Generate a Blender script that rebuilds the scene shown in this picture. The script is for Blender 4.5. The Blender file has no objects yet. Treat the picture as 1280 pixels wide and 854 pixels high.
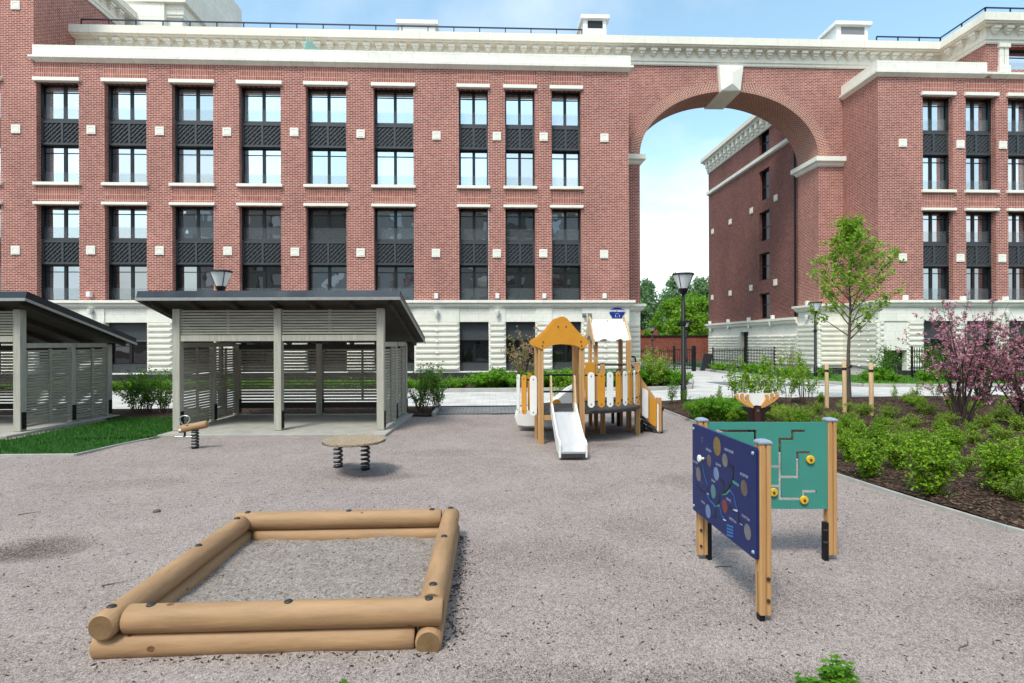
import bpy, math, random
from mathutils import Vector, Matrix
rnd = random.Random(7)
S = bpy.context.scene
COL = S.collection
R = math.radians
PI = math.pi

# ------------------------------------------------------------------ camera and survey helpers
F, CX, CY = 675.0, 640.0, 427.0
CAMZ = 1.8
YAW, ROLL = R(2.4), 0.0035
fw = Vector((math.sin(YAW), math.cos(YAW), 0)); rt0 = Vector((math.cos(YAW), -math.sin(YAW), 0)); up0 = Vector((0, 0, 1))
rt = rt0 * math.cos(ROLL) - up0 * math.sin(ROLL); up = up0 * math.cos(ROLL) + rt0 * math.sin(ROLL)
def ray(px, py): return fw + rt * ((px - CX) / F) + up * (-(py - CY) / F)
def onY(px, py, Y):
    d = ray(px, py); t = Y / d.y; return Vector((d.x * t, Y, CAMZ + d.z * t))
def onX(px, py, X):
    d = ray(px, py); t = X / d.x; return Vector((X, d.y * t, CAMZ + d.z * t))
def gr(px, py, z=0.0):
    d = ray(px, py); t = (z - CAMZ) / d.z; return Vector((d.x * t, d.y * t, z))
def xY(px, Y, py=300): return onY(px, py, Y).x
def zY(px, py, Y): return onY(px, py, Y).z

cam_d = bpy.data.cameras.new('camera'); cam = bpy.data.objects.new('camera', cam_d); COL.objects.link(cam)
cam_d.sensor_width = 36; cam_d.lens = F / 1280 * 36; cam_d.clip_end = 3000; cam_d.clip_start = 0.05
cam.matrix_world = Matrix.Translation((0, 0, CAMZ)) @ Matrix.Rotation(-YAW, 4, 'Z') @ Matrix.Rotation(PI / 2, 4, 'X') @ Matrix.Rotation(-ROLL, 4, 'Z')
S.camera = cam

# ------------------------------------------------------------------ mesh builder
ORG = {}
class MB:
    def __init__(s, T=None): s.v = []; s.f = []; s.m = []; s.sm = []; s.T = T
    def add(s, pts, faces, mi=0, smooth=False):
        b = len(s.v)
        for p in pts:
            p = tuple(p)
            if s.T: p = tuple(s.T(*p))
            s.v.append(p)
        for f in faces:
            s.f.append(tuple(b + i for i in f)); s.m.append(mi); s.sm.append(smooth)
        return s
    def box(s, x0, x1, y0, y1, z0, z1, mi=0):
        return s.add([(x0,y0,z0),(x1,y0,z0),(x1,y1,z0),(x0,y1,z0),(x0,y0,z1),(x1,y0,z1),(x1,y1,z1),(x0,y1,z1)],
              [(0,3,2,1),(4,5,6,7),(0,1,5,4),(1,2,6,5),(2,3,7,6),(3,0,4,7)], mi)
    def cbox(s, c, d, M=None, mi=0):
        pts = []
        for k in (-.5, .5):
            for a, b in ((-.5,-.5),(.5,-.5),(.5,.5),(-.5,.5)):
                p = Vector((a * d[0], b * d[1], k * d[2]))
                if M is not None: p = M @ p
                pts.append(p + Vector(c))
        return s.add(pts, [(0,3,2,1),(4,5,6,7),(0,1,5,4),(1,2,6,5),(2,3,7,6),(3,0,4,7)], mi)
    def bar(s, a, b, w, h, mi=0):      # rectangular bar from a to b (w across, h up)
        a, b = Vector(a), Vector(b); d = (b - a); L = d.length; d.normalize()
        u = Vector((0, 0, 1)) if abs(d.z) < .95 else Vector((0, 1, 0))
        sd = d.cross(u).normalized(); u = sd.cross(d).normalized()
        M = Matrix((sd, d, u)).transposed()
        return s.cbox((a + b) / 2, (w, L, h), M, mi)
    def tube(s, pts, r, n=8, mi=0, caps=True, smooth=True, closed=False):
        pts = [Vector(p) for p in pts]; k = len(pts)
        if not isinstance(r, (list, tuple)): r = [r] * k
        out = []; ref = None
        for i, p in enumerate(pts):
            if closed: d = pts[(i + 1) % k] - pts[i - 1]
            else: d = pts[min(i + 1, k - 1)] - pts[max(i - 1, 0)]
            if d.length < 1e-9: d = Vector((0, 0, 1))
            d.normalize()
            if ref is None:
                ref = d.orthogonal().normalized()
            ref = (ref - d * ref.dot(d))
            if ref.length < 1e-6: ref = d.orthogonal()
            ref.normalize(); bn = d.cross(ref)
            for j in range(n):
                a = 2 * PI * j / n
                out.append(p + (ref * math.cos(a) + bn * math.sin(a)) * r[i])
        fs = []
        for i in range(k if closed else k - 1):
            i2 = (i + 1) % k
            for j in range(n):
                j2 = (j + 1) % n
                fs.append((i*n+j, i*n+j2, i2*n+j2, i2*n+j))
        s.add(out, fs, mi, smooth)
        if caps and not closed:
            s.add(out[:n], [tuple(range(n - 1, -1, -1))], mi); s.add(out[-n:], [tuple(range(n))], mi)
        return s
    def lathe(s, prof, c=(0, 0, 0), n=16, mi=0, smooth=True):
        out = []
        for r, z in prof:
            for j in range(n):
                a = 2 * PI * j / n
                out.append((c[0] + r * math.cos(a), c[1] + r * math.sin(a), c[2] + z))
        fs = []
        for i in range(len(prof) - 1):
            for j in range(n):
                j2 = (j + 1) % n; fs.append((i*n+j, i*n+j2, (i+1)*n+j2, (i+1)*n+j))
        s.add(out, fs, mi, smooth)
        if prof[0][0] > 1e-4: s.add(out[:n], [tuple(range(n - 1, -1, -1))], mi)
        if prof[-1][0] > 1e-4: s.add(out[-n:], [tuple(range(n))], mi)
        return s
    def prism(s, poly, fn, d0, d1, mi=0):       # poly of (u,v); fn(u,v,d) -> xyz
        n = len(poly)
        a = [fn(u, v, d0) for u, v in poly]; b = [fn(u, v, d1) for u, v in poly]
        fs = [tuple(range(n - 1, -1, -1)), tuple(range(n, 2 * n))]
        fs += [(i, (i + 1) % n, n + (i + 1) % n, n + i) for i in range(n)]
        return s.add(a + b, fs, mi)
    def cells(s, us, vs, holes, fn, d0, d1, mi=0, back=True):     # a slab with rectangular openings
        us = sorted(set(us)); vs = sorted(set(vs))
        def solid(i, j):
            if i < 0 or j < 0 or i >= len(us) - 1 or j >= len(vs) - 1: return False
            u, v = (us[i] + us[i+1]) / 2, (vs[j] + vs[j+1]) / 2
            return not any(h[0] < u < h[1] and h[2] < v < h[3] for h in holes)
        for i in range(len(us) - 1):
            for j in range(len(vs) - 1):
                if not solid(i, j): continue
                a, b, c, d = us[i], us[i+1], vs[j], vs[j+1]
                s.add([fn(a,c,d0), fn(b,c,d0), fn(b,d,d0), fn(a,d,d0)], [(0,1,2,3)], mi)
                if back: s.add([fn(a,c,d1), fn(b,c,d1), fn(b,d,d1), fn(a,d,d1)], [(3,2,1,0)], mi)
                for (di, dj, p, q) in ((-1,0,(a,c),(a,d)), (1,0,(b,c),(b,d)), (0,-1,(a,c),(b,c)), (0,1,(a,d),(b,d))):
                    if not solid(i + di, j + dj):
                        s.add([fn(p[0],p[1],d0), fn(q[0],q[1],d0), fn(q[0],q[1],d1), fn(p[0],p[1],d1)], [(0,1,2,3)], mi)
        return s
    def build(s, name, mats, parent=None, bevel=0, seg=2, local=False):
        o0 = ORG.get(parent.name, Vector((0, 0, 0))) if parent and not local else Vector((0, 0, 0))
        me = bpy.data.meshes.new(name)
        me.from_pydata([(x - o0[0], y - o0[1], z - o0[2]) for x, y, z in s.v], [], s.f)
        if not isinstance(mats, (list, tuple)): mats = [mats]
        for m in mats: me.materials.append(m)
        me.polygons.foreach_set('material_index', s.m); me.polygons.foreach_set('use_smooth', s.sm)
        me.update()
        o = bpy.data.objects.new(name, me); COL.objects.link(o)
        if parent: o.parent = parent; ORG[o.name] = Vector(o0)
        if bevel:
            md = o.modifiers.new('bevel', 'BEVEL'); md.width = bevel; md.segments = seg; md.limit_method = 'ANGLE'; md.angle_limit = R(40)
        return o

def tag(o, label=None, cat=None, group=None, kind=None):
    if label: o['label'] = label
    if cat: o['category'] = cat
    if group: o['group'] = group
    if kind: o['kind'] = kind
    return o
def thing(name, label, cat, loc=(0, 0, 0), group=None):
    o = bpy.data.objects.new(name, None); COL.objects.link(o); o.location = loc; o.empty_display_size = .2
    ORG[o.name] = Vector(loc); return tag(o, label, cat, group)
KIDS = {}
def copy_tree(o, loc=None, rz=None, sc=None, label=None, group=None, parent=None):
    c = o.copy(); COL.objects.link(c)
    if parent: c.parent = parent
    if loc is not None: c.location = loc
    if rz is not None: c.rotation_euler = (0, 0, rz)
    if sc is not None: c.scale = sc if isinstance(sc, (tuple, list)) else (sc, sc, sc)
    if label: c['label'] = label
    if group: c['group'] = group
    for ch in [x for x in o.children]: copy_tree(ch, parent=c)
    return c

# ------------------------------------------------------------------ materials
def mat(name, color=(.5, .5, .5), rough=.6, metal=0, spec=.5, var=0, vscale=8, bump=0, bscale=60, stretch=None, color2=None, coat=0):
    m = bpy.data.materials.new(name); m.use_nodes = True; nt = m.node_tree; N = nt.nodes; L = nt.links
    b = N['Principled BSDF']; b.inputs['Roughness'].default_value = rough; b.inputs['Metallic'].default_value = metal
    b.inputs['Specular IOR Level'].default_value = spec; b.inputs['Coat Weight'].default_value = coat
    b.inputs['Base Color'].default_value = (*color, 1)
    if var or bump or color2:
        tc = N.new('ShaderNodeTexCoord'); mp = N.new('ShaderNodeMapping'); L.new(tc.outputs['Object'], mp.inputs['Vector'])
        if stretch: mp.inputs['Scale'].default_value = stretch
    if var or color2:
        n = N.new('ShaderNodeTexNoise'); n.inputs['Scale'].default_value = vscale; n.inputs['Detail'].default_value = 6; n.inputs['Roughness'].default_value = .65
        L.new(mp.outputs[0], n.inputs['Vector'])
        r = N.new('ShaderNodeValToRGB'); r.color_ramp.elements[0].position = .3; r.color_ramp.elements[1].position = .7
        c2 = color2 or tuple(min(1, c * (1 + var)) for c in color); c1 = color if color2 else tuple(c * (1 - var) for c in color)
        r.color_ramp.elements[0].color = (*c1, 1); r.color_ramp.elements[1].color = (*c2, 1)
        L.new(n.outputs['Fac'], r.inputs['Fac']); L.new(r.outputs['Color'], b.inputs['Base Color'])
        mr = N.new('ShaderNodeMapRange'); mr.inputs['To Min'].default_value = max(0, rough - .12); mr.inputs['To Max'].default_value = min(1, rough + .12)
        L.new(n.outputs['Fac'], mr.inputs['Value']); L.new(mr.outputs['Result'], b.inputs['Roughness'])
    if bump:
        n2 = N.new('ShaderNodeTexNoise'); n2.inputs['Scale'].default_value = bscale; n2.inputs['Detail'].default_value = 5
        L.new(mp.outputs[0], n2.inputs['Vector'])
        bp = N.new('ShaderNodeBump'); bp.inputs['Strength'].default_value = bump; bp.inputs['Distance'].default_value = .01
        L.new(n2.outputs['Fac'], bp.inputs['Height']); L.new(bp.outputs['Normal'], b.inputs['Normal'])
    return m

def wall_uv(N, L, swap=False):
    """(along the wall, height) in metres whichever way the wall faces"""
    g = N.new('ShaderNodeNewGeometry'); sp = N.new('ShaderNodeSeparateXYZ'); L.new(g.outputs['Position'], sp.inputs[0])
    sn = N.new('ShaderNodeSeparateXYZ'); L.new(g.outputs['True Normal'], sn.inputs[0])
    ab = N.new('ShaderNodeMath'); ab.operation = 'ABSOLUTE'; L.new(sn.outputs['X'], ab.inputs[0])
    gt = N.new('ShaderNodeMath'); gt.operation = 'GREATER_THAN'; gt.inputs[1].default_value = .6; L.new(ab.outputs[0], gt.inputs[0])
    mx = N.new('ShaderNodeMix'); mx.data_type = 'FLOAT'
    L.new(gt.outputs[0], mx.inputs['Factor']); L.new(sp.outputs['X'], mx.inputs[2]); L.new(sp.outputs['Y'], mx.inputs[3])
    cb = N.new('ShaderNodeCombineXYZ')
    if swap: L.new(sp.outputs['Z'], cb.inputs['X']); L.new(mx.outputs[0], cb.inputs['Y'])
    else: L.new(mx.outputs[0], cb.inputs['X']); L.new(sp.outputs['Z'], cb.inputs['Y'])
    return cb, g

def brick_mat(name, c1, c2, mortar, bw=.25, rh=.0833, ms=.014, swap=False, bump=.35, stain=.24):
    m = bpy.data.materials.new(name); m.use_nodes = True; nt = m.node_tree; N = nt.nodes; L = nt.links; b = N['Principled BSDF']
    cb, g = wall_uv(N, L, swap)
    t = N.new('ShaderNodeTexBrick'); L.new(cb.outputs[0], t.inputs['Vector'])
    t.inputs['Scale'].default_value = 1; t.inputs['Brick Width'].default_value = bw; t.inputs['Row Height'].default_value = rh
    t.inputs['Mortar Size'].default_value = ms; t.inputs['Mortar Smooth'].default_value = .2; t.inputs['Bias'].default_value = 0
    t.inputs['Color1'].default_value = (*c1, 1); t.inputs['Color2'].default_value = (*c2, 1); t.inputs['Mortar'].default_value = (*mortar, 1)
    if swap: t.offset = 0
    # weathering: broad cloudy tone shifts and streaks
    n = N.new('ShaderNodeTexNoise'); n.inputs['Scale'].default_value = .55; n.inputs['Detail'].default_value = 7; n.inputs['Roughness'].default_value = .6
    mp = N.new('ShaderNodeMapping'); mp.inputs['Scale'].default_value = (1, 1, .6); L.new(g.outputs['Position'], mp.inputs['Vector']); L.new(mp.outputs[0], n.inputs['Vector'])
    n3 = N.new('ShaderNodeTexNoise'); n3.inputs['Scale'].default_value = 5; n3.inputs['Detail'].default_value = 4; L.new(g.outputs['Position'], n3.inputs['Vector'])
    ad = N.new('ShaderNodeMath'); ad.operation = 'ADD'; L.new(n.outputs['Fac'], ad.inputs[0]); L.new(n3.outputs['Fac'], ad.inputs[1])
    mr = N.new('ShaderNodeMapRange'); mr.inputs['From Min'].default_value = .7; mr.inputs['From Max'].default_value = 1.3
    mr.inputs['To Min'].default_value = 1 - stain; mr.inputs['To Max'].default_value = 1 + stain; L.new(ad.outputs[0], mr.inputs['Value'])
    mu = N.new('ShaderNodeMix'); mu.data_type = 'RGBA'; mu.blend_type = 'MULTIPLY'; mu.inputs['Factor'].default_value = 1
    L.new(t.outputs['Color'], mu.inputs[6]); L.new(mr.outputs['Result'], mu.inputs[7]); L.new(mu.outputs[2], b.inputs['Base Color'])
    b.inputs['Roughness'].default_value = .85; b.inputs['Specular IOR Level'].default_value = .25
    iv = N.new('ShaderNodeMath'); iv.operation = 'SUBTRACT'; iv.inputs[0].default_value = 1; L.new(t.outputs['Fac'], iv.inputs[1])
    bp = N.new('ShaderNodeBump'); bp.inputs['Strength'].default_value = bump; bp.inputs['Distance'].default_value = .012
    L.new(iv.outputs[0], bp.inputs['Height']); L.new(bp.outputs['Normal'], b.inputs['Normal'])
    return m

def stone_mat(name, c, joint, bw, rh, ms=.006, stain=.08):
    m = brick_mat(name, c, tuple(x * .93 for x in c), joint, bw, rh, ms, bump=.2, stain=stain)
    return m

def leaf_mat(name, c1, c2, trans=.35):
    m = bpy.data.materials.new(name); m.use_nodes = True; nt = m.node_tree; N = nt.nodes; L = nt.links; b = N['Principled BSDF']
    g = N.new('ShaderNodeNewGeometry'); oi = N.new('ShaderNodeObjectInfo')
    ad = N.new('ShaderNodeMath'); ad.operation = 'MULTIPLY_ADD'; ad.inputs[1].default_value = .3; L.new(oi.outputs['Random'], ad.inputs[0])
    sc = N.new('ShaderNodeMath'); sc.operation = 'MULTIPLY'; sc.inputs[1].default_value = .7; L.new(g.outputs['Random Per Island'], sc.inputs[0]); L.new(sc.outputs[0], ad.inputs[2])
    r = N.new('ShaderNodeValToRGB'); r.color_ramp.elements[0].color = (*c1, 1); r.color_ramp.elements[1].color = (*c2, 1)
    L.new(ad.outputs[0], r.inputs['Fac']); L.new(r.outputs['Color'], b.inputs['Base Color'])
    b.inputs['Roughness'].default_value = .5; b.inputs['Specular IOR Level'].default_value = .35
    tr = N.new('ShaderNodeBsdfTranslucent'); L.new(r.outputs['Color'], tr.inputs['Color'])
    mx = N.new('ShaderNodeMixShader'); mx.inputs['Fac'].default_value = trans
    L.new(b.outputs[0], mx.inputs[1]); L.new(tr.outputs[0], mx.inputs[2]); L.new(mx.outputs[0], N['Material Output'].inputs['Surface'])
    return m

def glass_mat(name, inner=(.02, .022, .024), refl=.6, wav=.006, tint=(.93, .96, 1)):
    """coated window glass: mirror-like reflection over a dark room"""
    m = bpy.data.materials.new(name); m.use_nodes = True; nt = m.node_tree; N = nt.nodes; L = nt.links
    N.remove(N['Principled BSDF'])
    df = N.new('ShaderNodeBsdfDiffuse'); df.inputs['Color'].default_value = (*inner, 1)
    gl = N.new('ShaderNodeBsdfGlossy'); gl.inputs['Roughness'].default_value = .015; gl.inputs['Color'].default_value = (*tint, 1)
    g = N.new('ShaderNodeNewGeometry'); n = N.new('ShaderNodeTexNoise'); n.inputs['Scale'].default_value = .9; n.inputs['Detail'].default_value = 1.5
    L.new(g.outputs['Position'], n.inputs['Vector'])
    bp = N.new('ShaderNodeBump'); bp.inputs['Strength'].default_value = 1; bp.inputs['Distance'].default_value = wav; L.new(n.outputs['Fac'], bp.inputs['Height'])
    L.new(bp.outputs['Normal'], gl.inputs['Normal'])
    mx = N.new('ShaderNodeMixShader'); mx.inputs['Fac'].default_value = refl
    L.new(df.outputs[0], mx.inputs[1]); L.new(gl.outputs[0], mx.inputs[2]); L.new(mx.outputs[0], N['Material Output'].inputs['Surface'])
    return m

def clear_mat(name, tint=(.9, .95, .94), fac=.7, c=(.85, .9, .9), dull=False):
    m = bpy.data.materials.new(name); m.use_nodes = True; nt = m.node_tree; N = nt.nodes; L = nt.links
    b = N['Principled BSDF']; b.inputs['Base Color'].default_value = (*c, 1); b.inputs['Roughness'].default_value = .8 if dull else .05
    if dull: b.inputs['Specular IOR Level'].default_value = 0
    t = N.new('ShaderNodeBsdfTransparent'); t.inputs['Color'].default_value = (*tint, 1)
    mx = N.new('ShaderNodeMixShader'); mx.inputs['Fac'].default_value = fac
    L.new(b.outputs[0], mx.inputs[1]); L.new(t.outputs[0], mx.inputs[2]); L.new(mx.outputs[0], N['Material Output'].inputs['Surface'])
    return m

def ground_mat(name, cols, scales, bump=.6, bdist=.02, fine=140, patch=None, rough=.95):
    """granular ground: three noise layers blended into a ramp, plus grain bump"""
    m = bpy.data.materials.new(name); m.use_nodes = True; nt = m.node_tree; N = nt.nodes; L = nt.links; b = N['Principled BSDF']
    g = N.new('ShaderNodeNewGeometry')
    v = N.new('ShaderNodeTexVoronoi'); v.inputs['Scale'].default_value = fine; L.new(g.outputs['Position'], v.inputs['Vector'])
    v2 = N.new('ShaderNodeTexVoronoi'); v2.inputs['Scale'].default_value = fine * .37; L.new(g.outputs['Position'], v2.inputs['Vector'])
    bw = N.new('ShaderNodeRGBToBW'); L.new(v.outputs['Color'], bw.inputs[0])
    bw2 = N.new('ShaderNodeRGBToBW'); L.new(v2.outputs['Color'], bw2.inputs[0])
    n1 = N.new('ShaderNodeTexNoise'); n1.inputs['Scale'].default_value = scales[0]; n1.inputs['Detail'].default_value = 8; n1.inputs['Roughness'].default_value = .7; L.new(g.outputs['Position'], n1.inputs['Vector'])
    n2 = N.new('ShaderNodeTexNoise'); n2.inputs['Scale'].default_value = scales[1]; n2.inputs['Detail'].default_value = 10; n2.inputs['Roughness'].default_value = .75; L.new(g.outputs['Position'], n2.inputs['Vector'])
    def mth(op, a, bb):
        q = N.new('ShaderNodeMath'); q.operation = op
        for i, x in enumerate((a, bb)):
            if isinstance(x, (int, float)): q.inputs[i].default_value = x
            else: L.new(x, q.inputs[i])
        return q.outputs[0]
    f = mth('ADD', mth('MULTIPLY', bw.outputs[0], .46), mth('MULTIPLY', bw2.outputs[0], .18))
    f = mth('ADD', f, mth('MULTIPLY', n1.outputs['Fac'], .12)); f = mth('ADD', f, mth('MULTIPLY', n2.outputs['Fac'], .24))
    if patch:
        for (x, y, rx, ry, amt) in patch:
            sp = N.new('ShaderNodeSeparateXYZ'); L.new(g.outputs['Position'], sp.inputs[0])
            dx = mth('DIVIDE', mth('SUBTRACT', sp.outputs[0], x), rx); dy = mth('DIVIDE', mth('SUBTRACT', sp.outputs[1], y), ry)
            d2 = mth('ADD', mth('MULTIPLY', dx, dx), mth('MULTIPLY', dy, dy))
            d2 = mth('ADD', d2, mth('MULTIPLY', mth('SUBTRACT', n2.outputs['Fac'], .5), 1.6))
            k = mth('MAXIMUM', mth('SUBTRACT', 1, d2), 0)
            f = mth('SUBTRACT', f, mth('MULTIPLY', mth('MINIMUM', k, 1), amt))
    r = N.new('ShaderNodeValToRGB'); e = r.color_ramp.elements
    e[0].position = cols[0][0]; e[0].color = (*cols[0][1], 1); e[1].position = cols[-1][0]; e[1].color = (*cols[-1][1], 1)
    for p, c in cols[1:-1]:
        q = e.new(p); q.color = (*c, 1)
    L.new(f, r.inputs['Fac']); L.new(r.outputs['Color'], b.inputs['Base Color'])
    b.inputs['Roughness'].default_value = rough; b.inputs['Specular IOR Level'].default_value = .15
    hb = mth('ADD', mth('MULTIPLY', bw.outputs[0], .5), mth('MULTIPLY', n1.outputs['Fac'], 1.2)); hb = mth('ADD', hb, mth('MULTIPLY', bw2.outputs[0], .6))
    bp = N.new('ShaderNodeBump'); bp.inputs['Strength'].default_value = bump; bp.inputs['Distance'].default_value = bdist
    L.new(hb, bp.inputs['Height']); L.new(bp.outputs['Normal'], b.inputs['Normal'])
    return m

def paver_mat(name, c1, c2, joint, bw, rh, ms):
    m = bpy.data.materials.new(name); m.use_nodes = True; nt = m.node_tree; N = nt.nodes; L = nt.links; b = N['Principled BSDF']
    g = N.new('ShaderNodeNewGeometry'); t = N.new('ShaderNodeTexBrick'); L.new(g.outputs['Position'], t.inputs['Vector'])
    t.inputs['Scale'].default_value = 1; t.inputs['Brick Width'].default_value = bw; t.inputs['Row Height'].default_value = rh; t.inputs['Mortar Size'].default_value = ms
    t.inputs['Color1'].default_value = (*c1, 1); t.inputs['Color2'].default_value = (*c2, 1); t.inputs['Mortar'].default_value = (*joint, 1)
    n = N.new('ShaderNodeTexNoise'); n.inputs['Scale'].default_value = 1.3; n.inputs['Detail'].default_value = 9; L.new(g.outputs['Position'], n.inputs['Vector'])
    mr = N.new('ShaderNodeMapRange'); mr.inputs['From Min'].default_value = .3; mr.inputs['From Max'].default_value = .7; mr.inputs['To Min'].default_value = .78; mr.inputs['To Max'].default_value = 1.1; L.new(n.outputs['Fac'], mr.inputs['Value'])
    mu = N.new('ShaderNodeMix'); mu.data_type = 'RGBA'; mu.blend_type = 'MULTIPLY'; mu.inputs['Factor'].default_value = 1
    L.new(t.outputs['Color'], mu.inputs[6]); L.new(mr.outputs['Result'], mu.inputs[7]); L.new(mu.outputs[2], b.inputs['Base Color']); b.inputs['Roughness'].default_value = .8
    return m

M = {}
M['brick'] = brick_mat('brick', (.205, .037, .026), (.312, .083, .056), (.55, .39, .335), .25, .0833, .013)
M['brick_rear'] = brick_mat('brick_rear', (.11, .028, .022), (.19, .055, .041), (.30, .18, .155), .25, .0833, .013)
M['brick_soldier'] = brick_mat('brick_soldier', (.225, .042, .028), (.325, .086, .058), (.53, .37, .31), .26, .0833, .013, swap=True)
M['brick_far'] = brick_mat('brick_far', (.22, .055, .035), (.30, .085, .055), (.25, .12, .09), .25, .08, .01)
M['stone'] = stone_mat('stone', (.80, .765, .68), (.58, .54, .46), 1.05, .45, .008)
M['stone_plain'] = mat('stone_plain', (.78, .745, .66), .8, var=.08, vscale=1.5, bump=.15, bscale=30)
M['stone_corn'] = stone_mat('stone_corn', (.78, .74, .64), (.55, .51, .43), 1.2, 3.1, .008, .07)
M['plinth'] = mat('plinth', (.022, .021, .021), .6, var=.3, vscale=6)
M['frame'] = mat('window_frame_metal', (.009, .010, .012), .45, spec=.35, var=.15, vscale=20)
M['panel'] = mat('spandrel_metal', (.048, .051, .056), .5, spec=.4, var=.15, vscale=10)
M['g_sky'] = glass_mat('glass_bright', (.20, .21, .22), .72)
M['g_blind'] = glass_mat('glass_over_blind', (.42, .42, .40), .66, .01)
M['g_mid'] = glass_mat('glass_mid', (.03, .032, .034), .62)
M['g_warm'] = glass_mat('glass_warm', (.26, .25, .22), .45)
M['g_dark'] = glass_mat('glass_dark', (.012, .013, .014), .34)
M['g_deep'] = glass_mat('glass_deep', (.008, .010, .008), .16)
M['g_blue'] = glass_mat('glass_blue_reflection', (.03, .038, .05), .46, .012, (.82, .93, 1))  # bluish reflection put into the gloss tint and inner colour
M['g_base'] = glass_mat('glass_base', (.006, .006, .007), .08)
M['guard'] = clear_mat('guard_glass', (.97, .98, .98), .94, (.45, .49, .52), True)
M['fin'] = clear_mat('glass_fin', (.7, .9, .85), .5, (.5, .75, .7))
M['white_vent'] = mat('white_vent', (.78, .77, .74), .6, var=.05)
M['rail_blue'] = mat('dark_rail', (.015, .02, .05), .5, metal=.4)
M['roof_grey'] = mat('roof_grey', (.2, .2, .2), .9, var=.1)
M['slat'] = mat('weathered_slat_wood', (.33, .31, .25), .75, var=.3, vscale=3, stretch=(.6, .6, 14), bump=.25, bscale=14)
M['slat_post'] = mat('weathered_post_wood', (.39, .37, .31), .75, var=.22, vscale=4, stretch=(9, 9, .6), bump=.25, bscale=14)
M['shed_shaded'] = mat('shaded_soffit_wood', (.045, .040, .034), .85, var=.25, vscale=3, stretch=(8, .6, 8))  # shade under the shelter roof put into this wood colour
M['roof_metal'] = mat('roof_sheet_metal', (.030, .036, .046), .36, metal=.6, var=.25, vscale=1.6, bump=.3, bscale=2.5)
M['roof_trim'] = mat('roof_trim_metal', (.36, .36, .34), .45, metal=.5, var=.15)
M['concrete'] = mat('concrete', (.33, .31, .275), .9, var=.16, vscale=3, bump=.3, bscale=40)
M['kerb'] = mat('kerb_concrete', (.36, .345, .32), .9, var=.15, vscale=5, bump=.3, bscale=50)
M['log'] = mat('log_wood', (.265, .150, .070), .66, color2=(.40, .238, .120), vscale=2.4, stretch=(.9, 5, 5), bump=.25, bscale=9)
M['logY'] = mat('log_wood_long', (.265, .150, .070), .66, color2=(.40, .238, .120), vscale=2.4, stretch=(5, .9, 5), bump=.25, bscale=9)
M['log_end'] = mat('log_end_grain', (.14, .08, .033), .8, color2=(.24, .145, .065), vscale=14, bump=.3, bscale=25)
M['knot'] = mat('log_knot', (.16, .065, .025), .7, var=.3, vscale=30)
M['black_plastic'] = mat('black_plastic', (.02, .02, .022), .45, var=.2)
M['black_metal'] = mat('black_metal', (.007, .007, .008), .5, spec=.3, var=.2)
M['spring'] = mat('spring_steel', (.07, .075, .08), .4, metal=.6, var=.3, vscale=20)
M['chrome'] = mat('brushed_steel', (.55, .56, .57), .25, metal=1)
M['plank'] = mat('pale_plank', (.31, .235, .155), .75, var=.2, vscale=3, stretch=(14, 1, 1))
M['glulam'] = mat('glulam_post', (.42, .22, .080), .6, color2=(.55, .315, .135), vscale=3, stretch=(9, 9, .5), bump=.1, bscale=12)
M['ply'] = mat('pale_plywood', (.50, .33, .17), .65, color2=(.62, .44, .26), vscale=3, stretch=(1, 1, 6))
M['orange'] = mat('orange_board', (.58, .25, .022), .42, var=.06, vscale=4)
M['white'] = mat('white_board', (.76, .75, .72), .4, var=.04, vscale=4)
M['whiteroof'] = mat('white_roof_sheet', (.86, .86, .85), .35, var=.02)
M['deck'] = mat('dark_deck', (.045, .042, .042), .7, var=.25, vscale=20)
M['blue'] = mat('blue_board', (.008, .019, .105), .45, spec=.3, var=.06, vscale=3)
M['teal'] = mat('teal_board', (.045, .245, .20), .42, var=.06, vscale=3)
M['teal_edge'] = mat('teal_edge', (.10, .38, .30), .5)
M['capgrey'] = mat('grey_blue_cap', (.25, .31, .38), .5, var=.1)
M['yellow'] = mat('yellow_knob', (.72, .43, .02), .4, var=.06)
M['deerbrown'] = mat('deer_brown', (.012, .005, .004), .45, var=.2)
M['maroon'] = mat('maroon_board', (.045, .010, .008), .5)
M['antler'] = mat('antler_board', (.55, .27, .08), .5, var=.12)
M['lamp_glass'] = clear_mat('lamp_glass', (.95, .95, .95), .10, (.88, .88, .88))
M['bark'] = mat('bark', (.10, .075, .055), .9, var=.35, vscale=12, bump=.5, bscale=30)
M['twig'] = mat('twig_bark', (.13, .085, .055), .9, var=.3)
M['darktwig'] = mat('dark_twig_bark', (.045, .028, .024), .9, var=.3)
M['stake'] = mat('stake_wood', (.50, .31, .15), .8, color2=(.62, .43, .24), vscale=4, stretch=(8, 8, .7))
M['l_tree'] = leaf_mat('leaf_young_tree', (.14, .30, .012), (.32, .50, .045), .5)
M['l_spirea'] = leaf_mat('leaf_spirea', (.10, .26, .010), (.32, .50, .022), .42)
M['l_olive'] = leaf_mat('leaf_olive', (.14, .28, .016), (.33, .46, .04), .4)
M['l_dark'] = leaf_mat('leaf_dark_shrub', (.04, .16, .010), (.16, .34, .022), .4)
M['l_hedge'] = leaf_mat('leaf_hedge', (.09, .28, .010), (.22, .45, .022), .42)
M['l_far'] = leaf_mat('leaf_hazed_poplar', (.12, .23, .09), (.23, .36, .16), .4)  # distance haze put into the leaf colour as a paler tone
M['l_far2'] = leaf_mat('leaf_far_maple', (.12, .28, .012), (.26, .44, .035), .45)
M['l_grass'] = leaf_mat('grass_blade', (.008, .08, .005), (.06, .20, .014), .25)
M['l_pink'] = leaf_mat('pink_petal', (.52, .19, .28), (.76, .42, .50), .35)
M['l_pale'] = leaf_mat('pale_pink_petal', (.40, .20, .17), (.55, .34, .28), .35)
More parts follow.
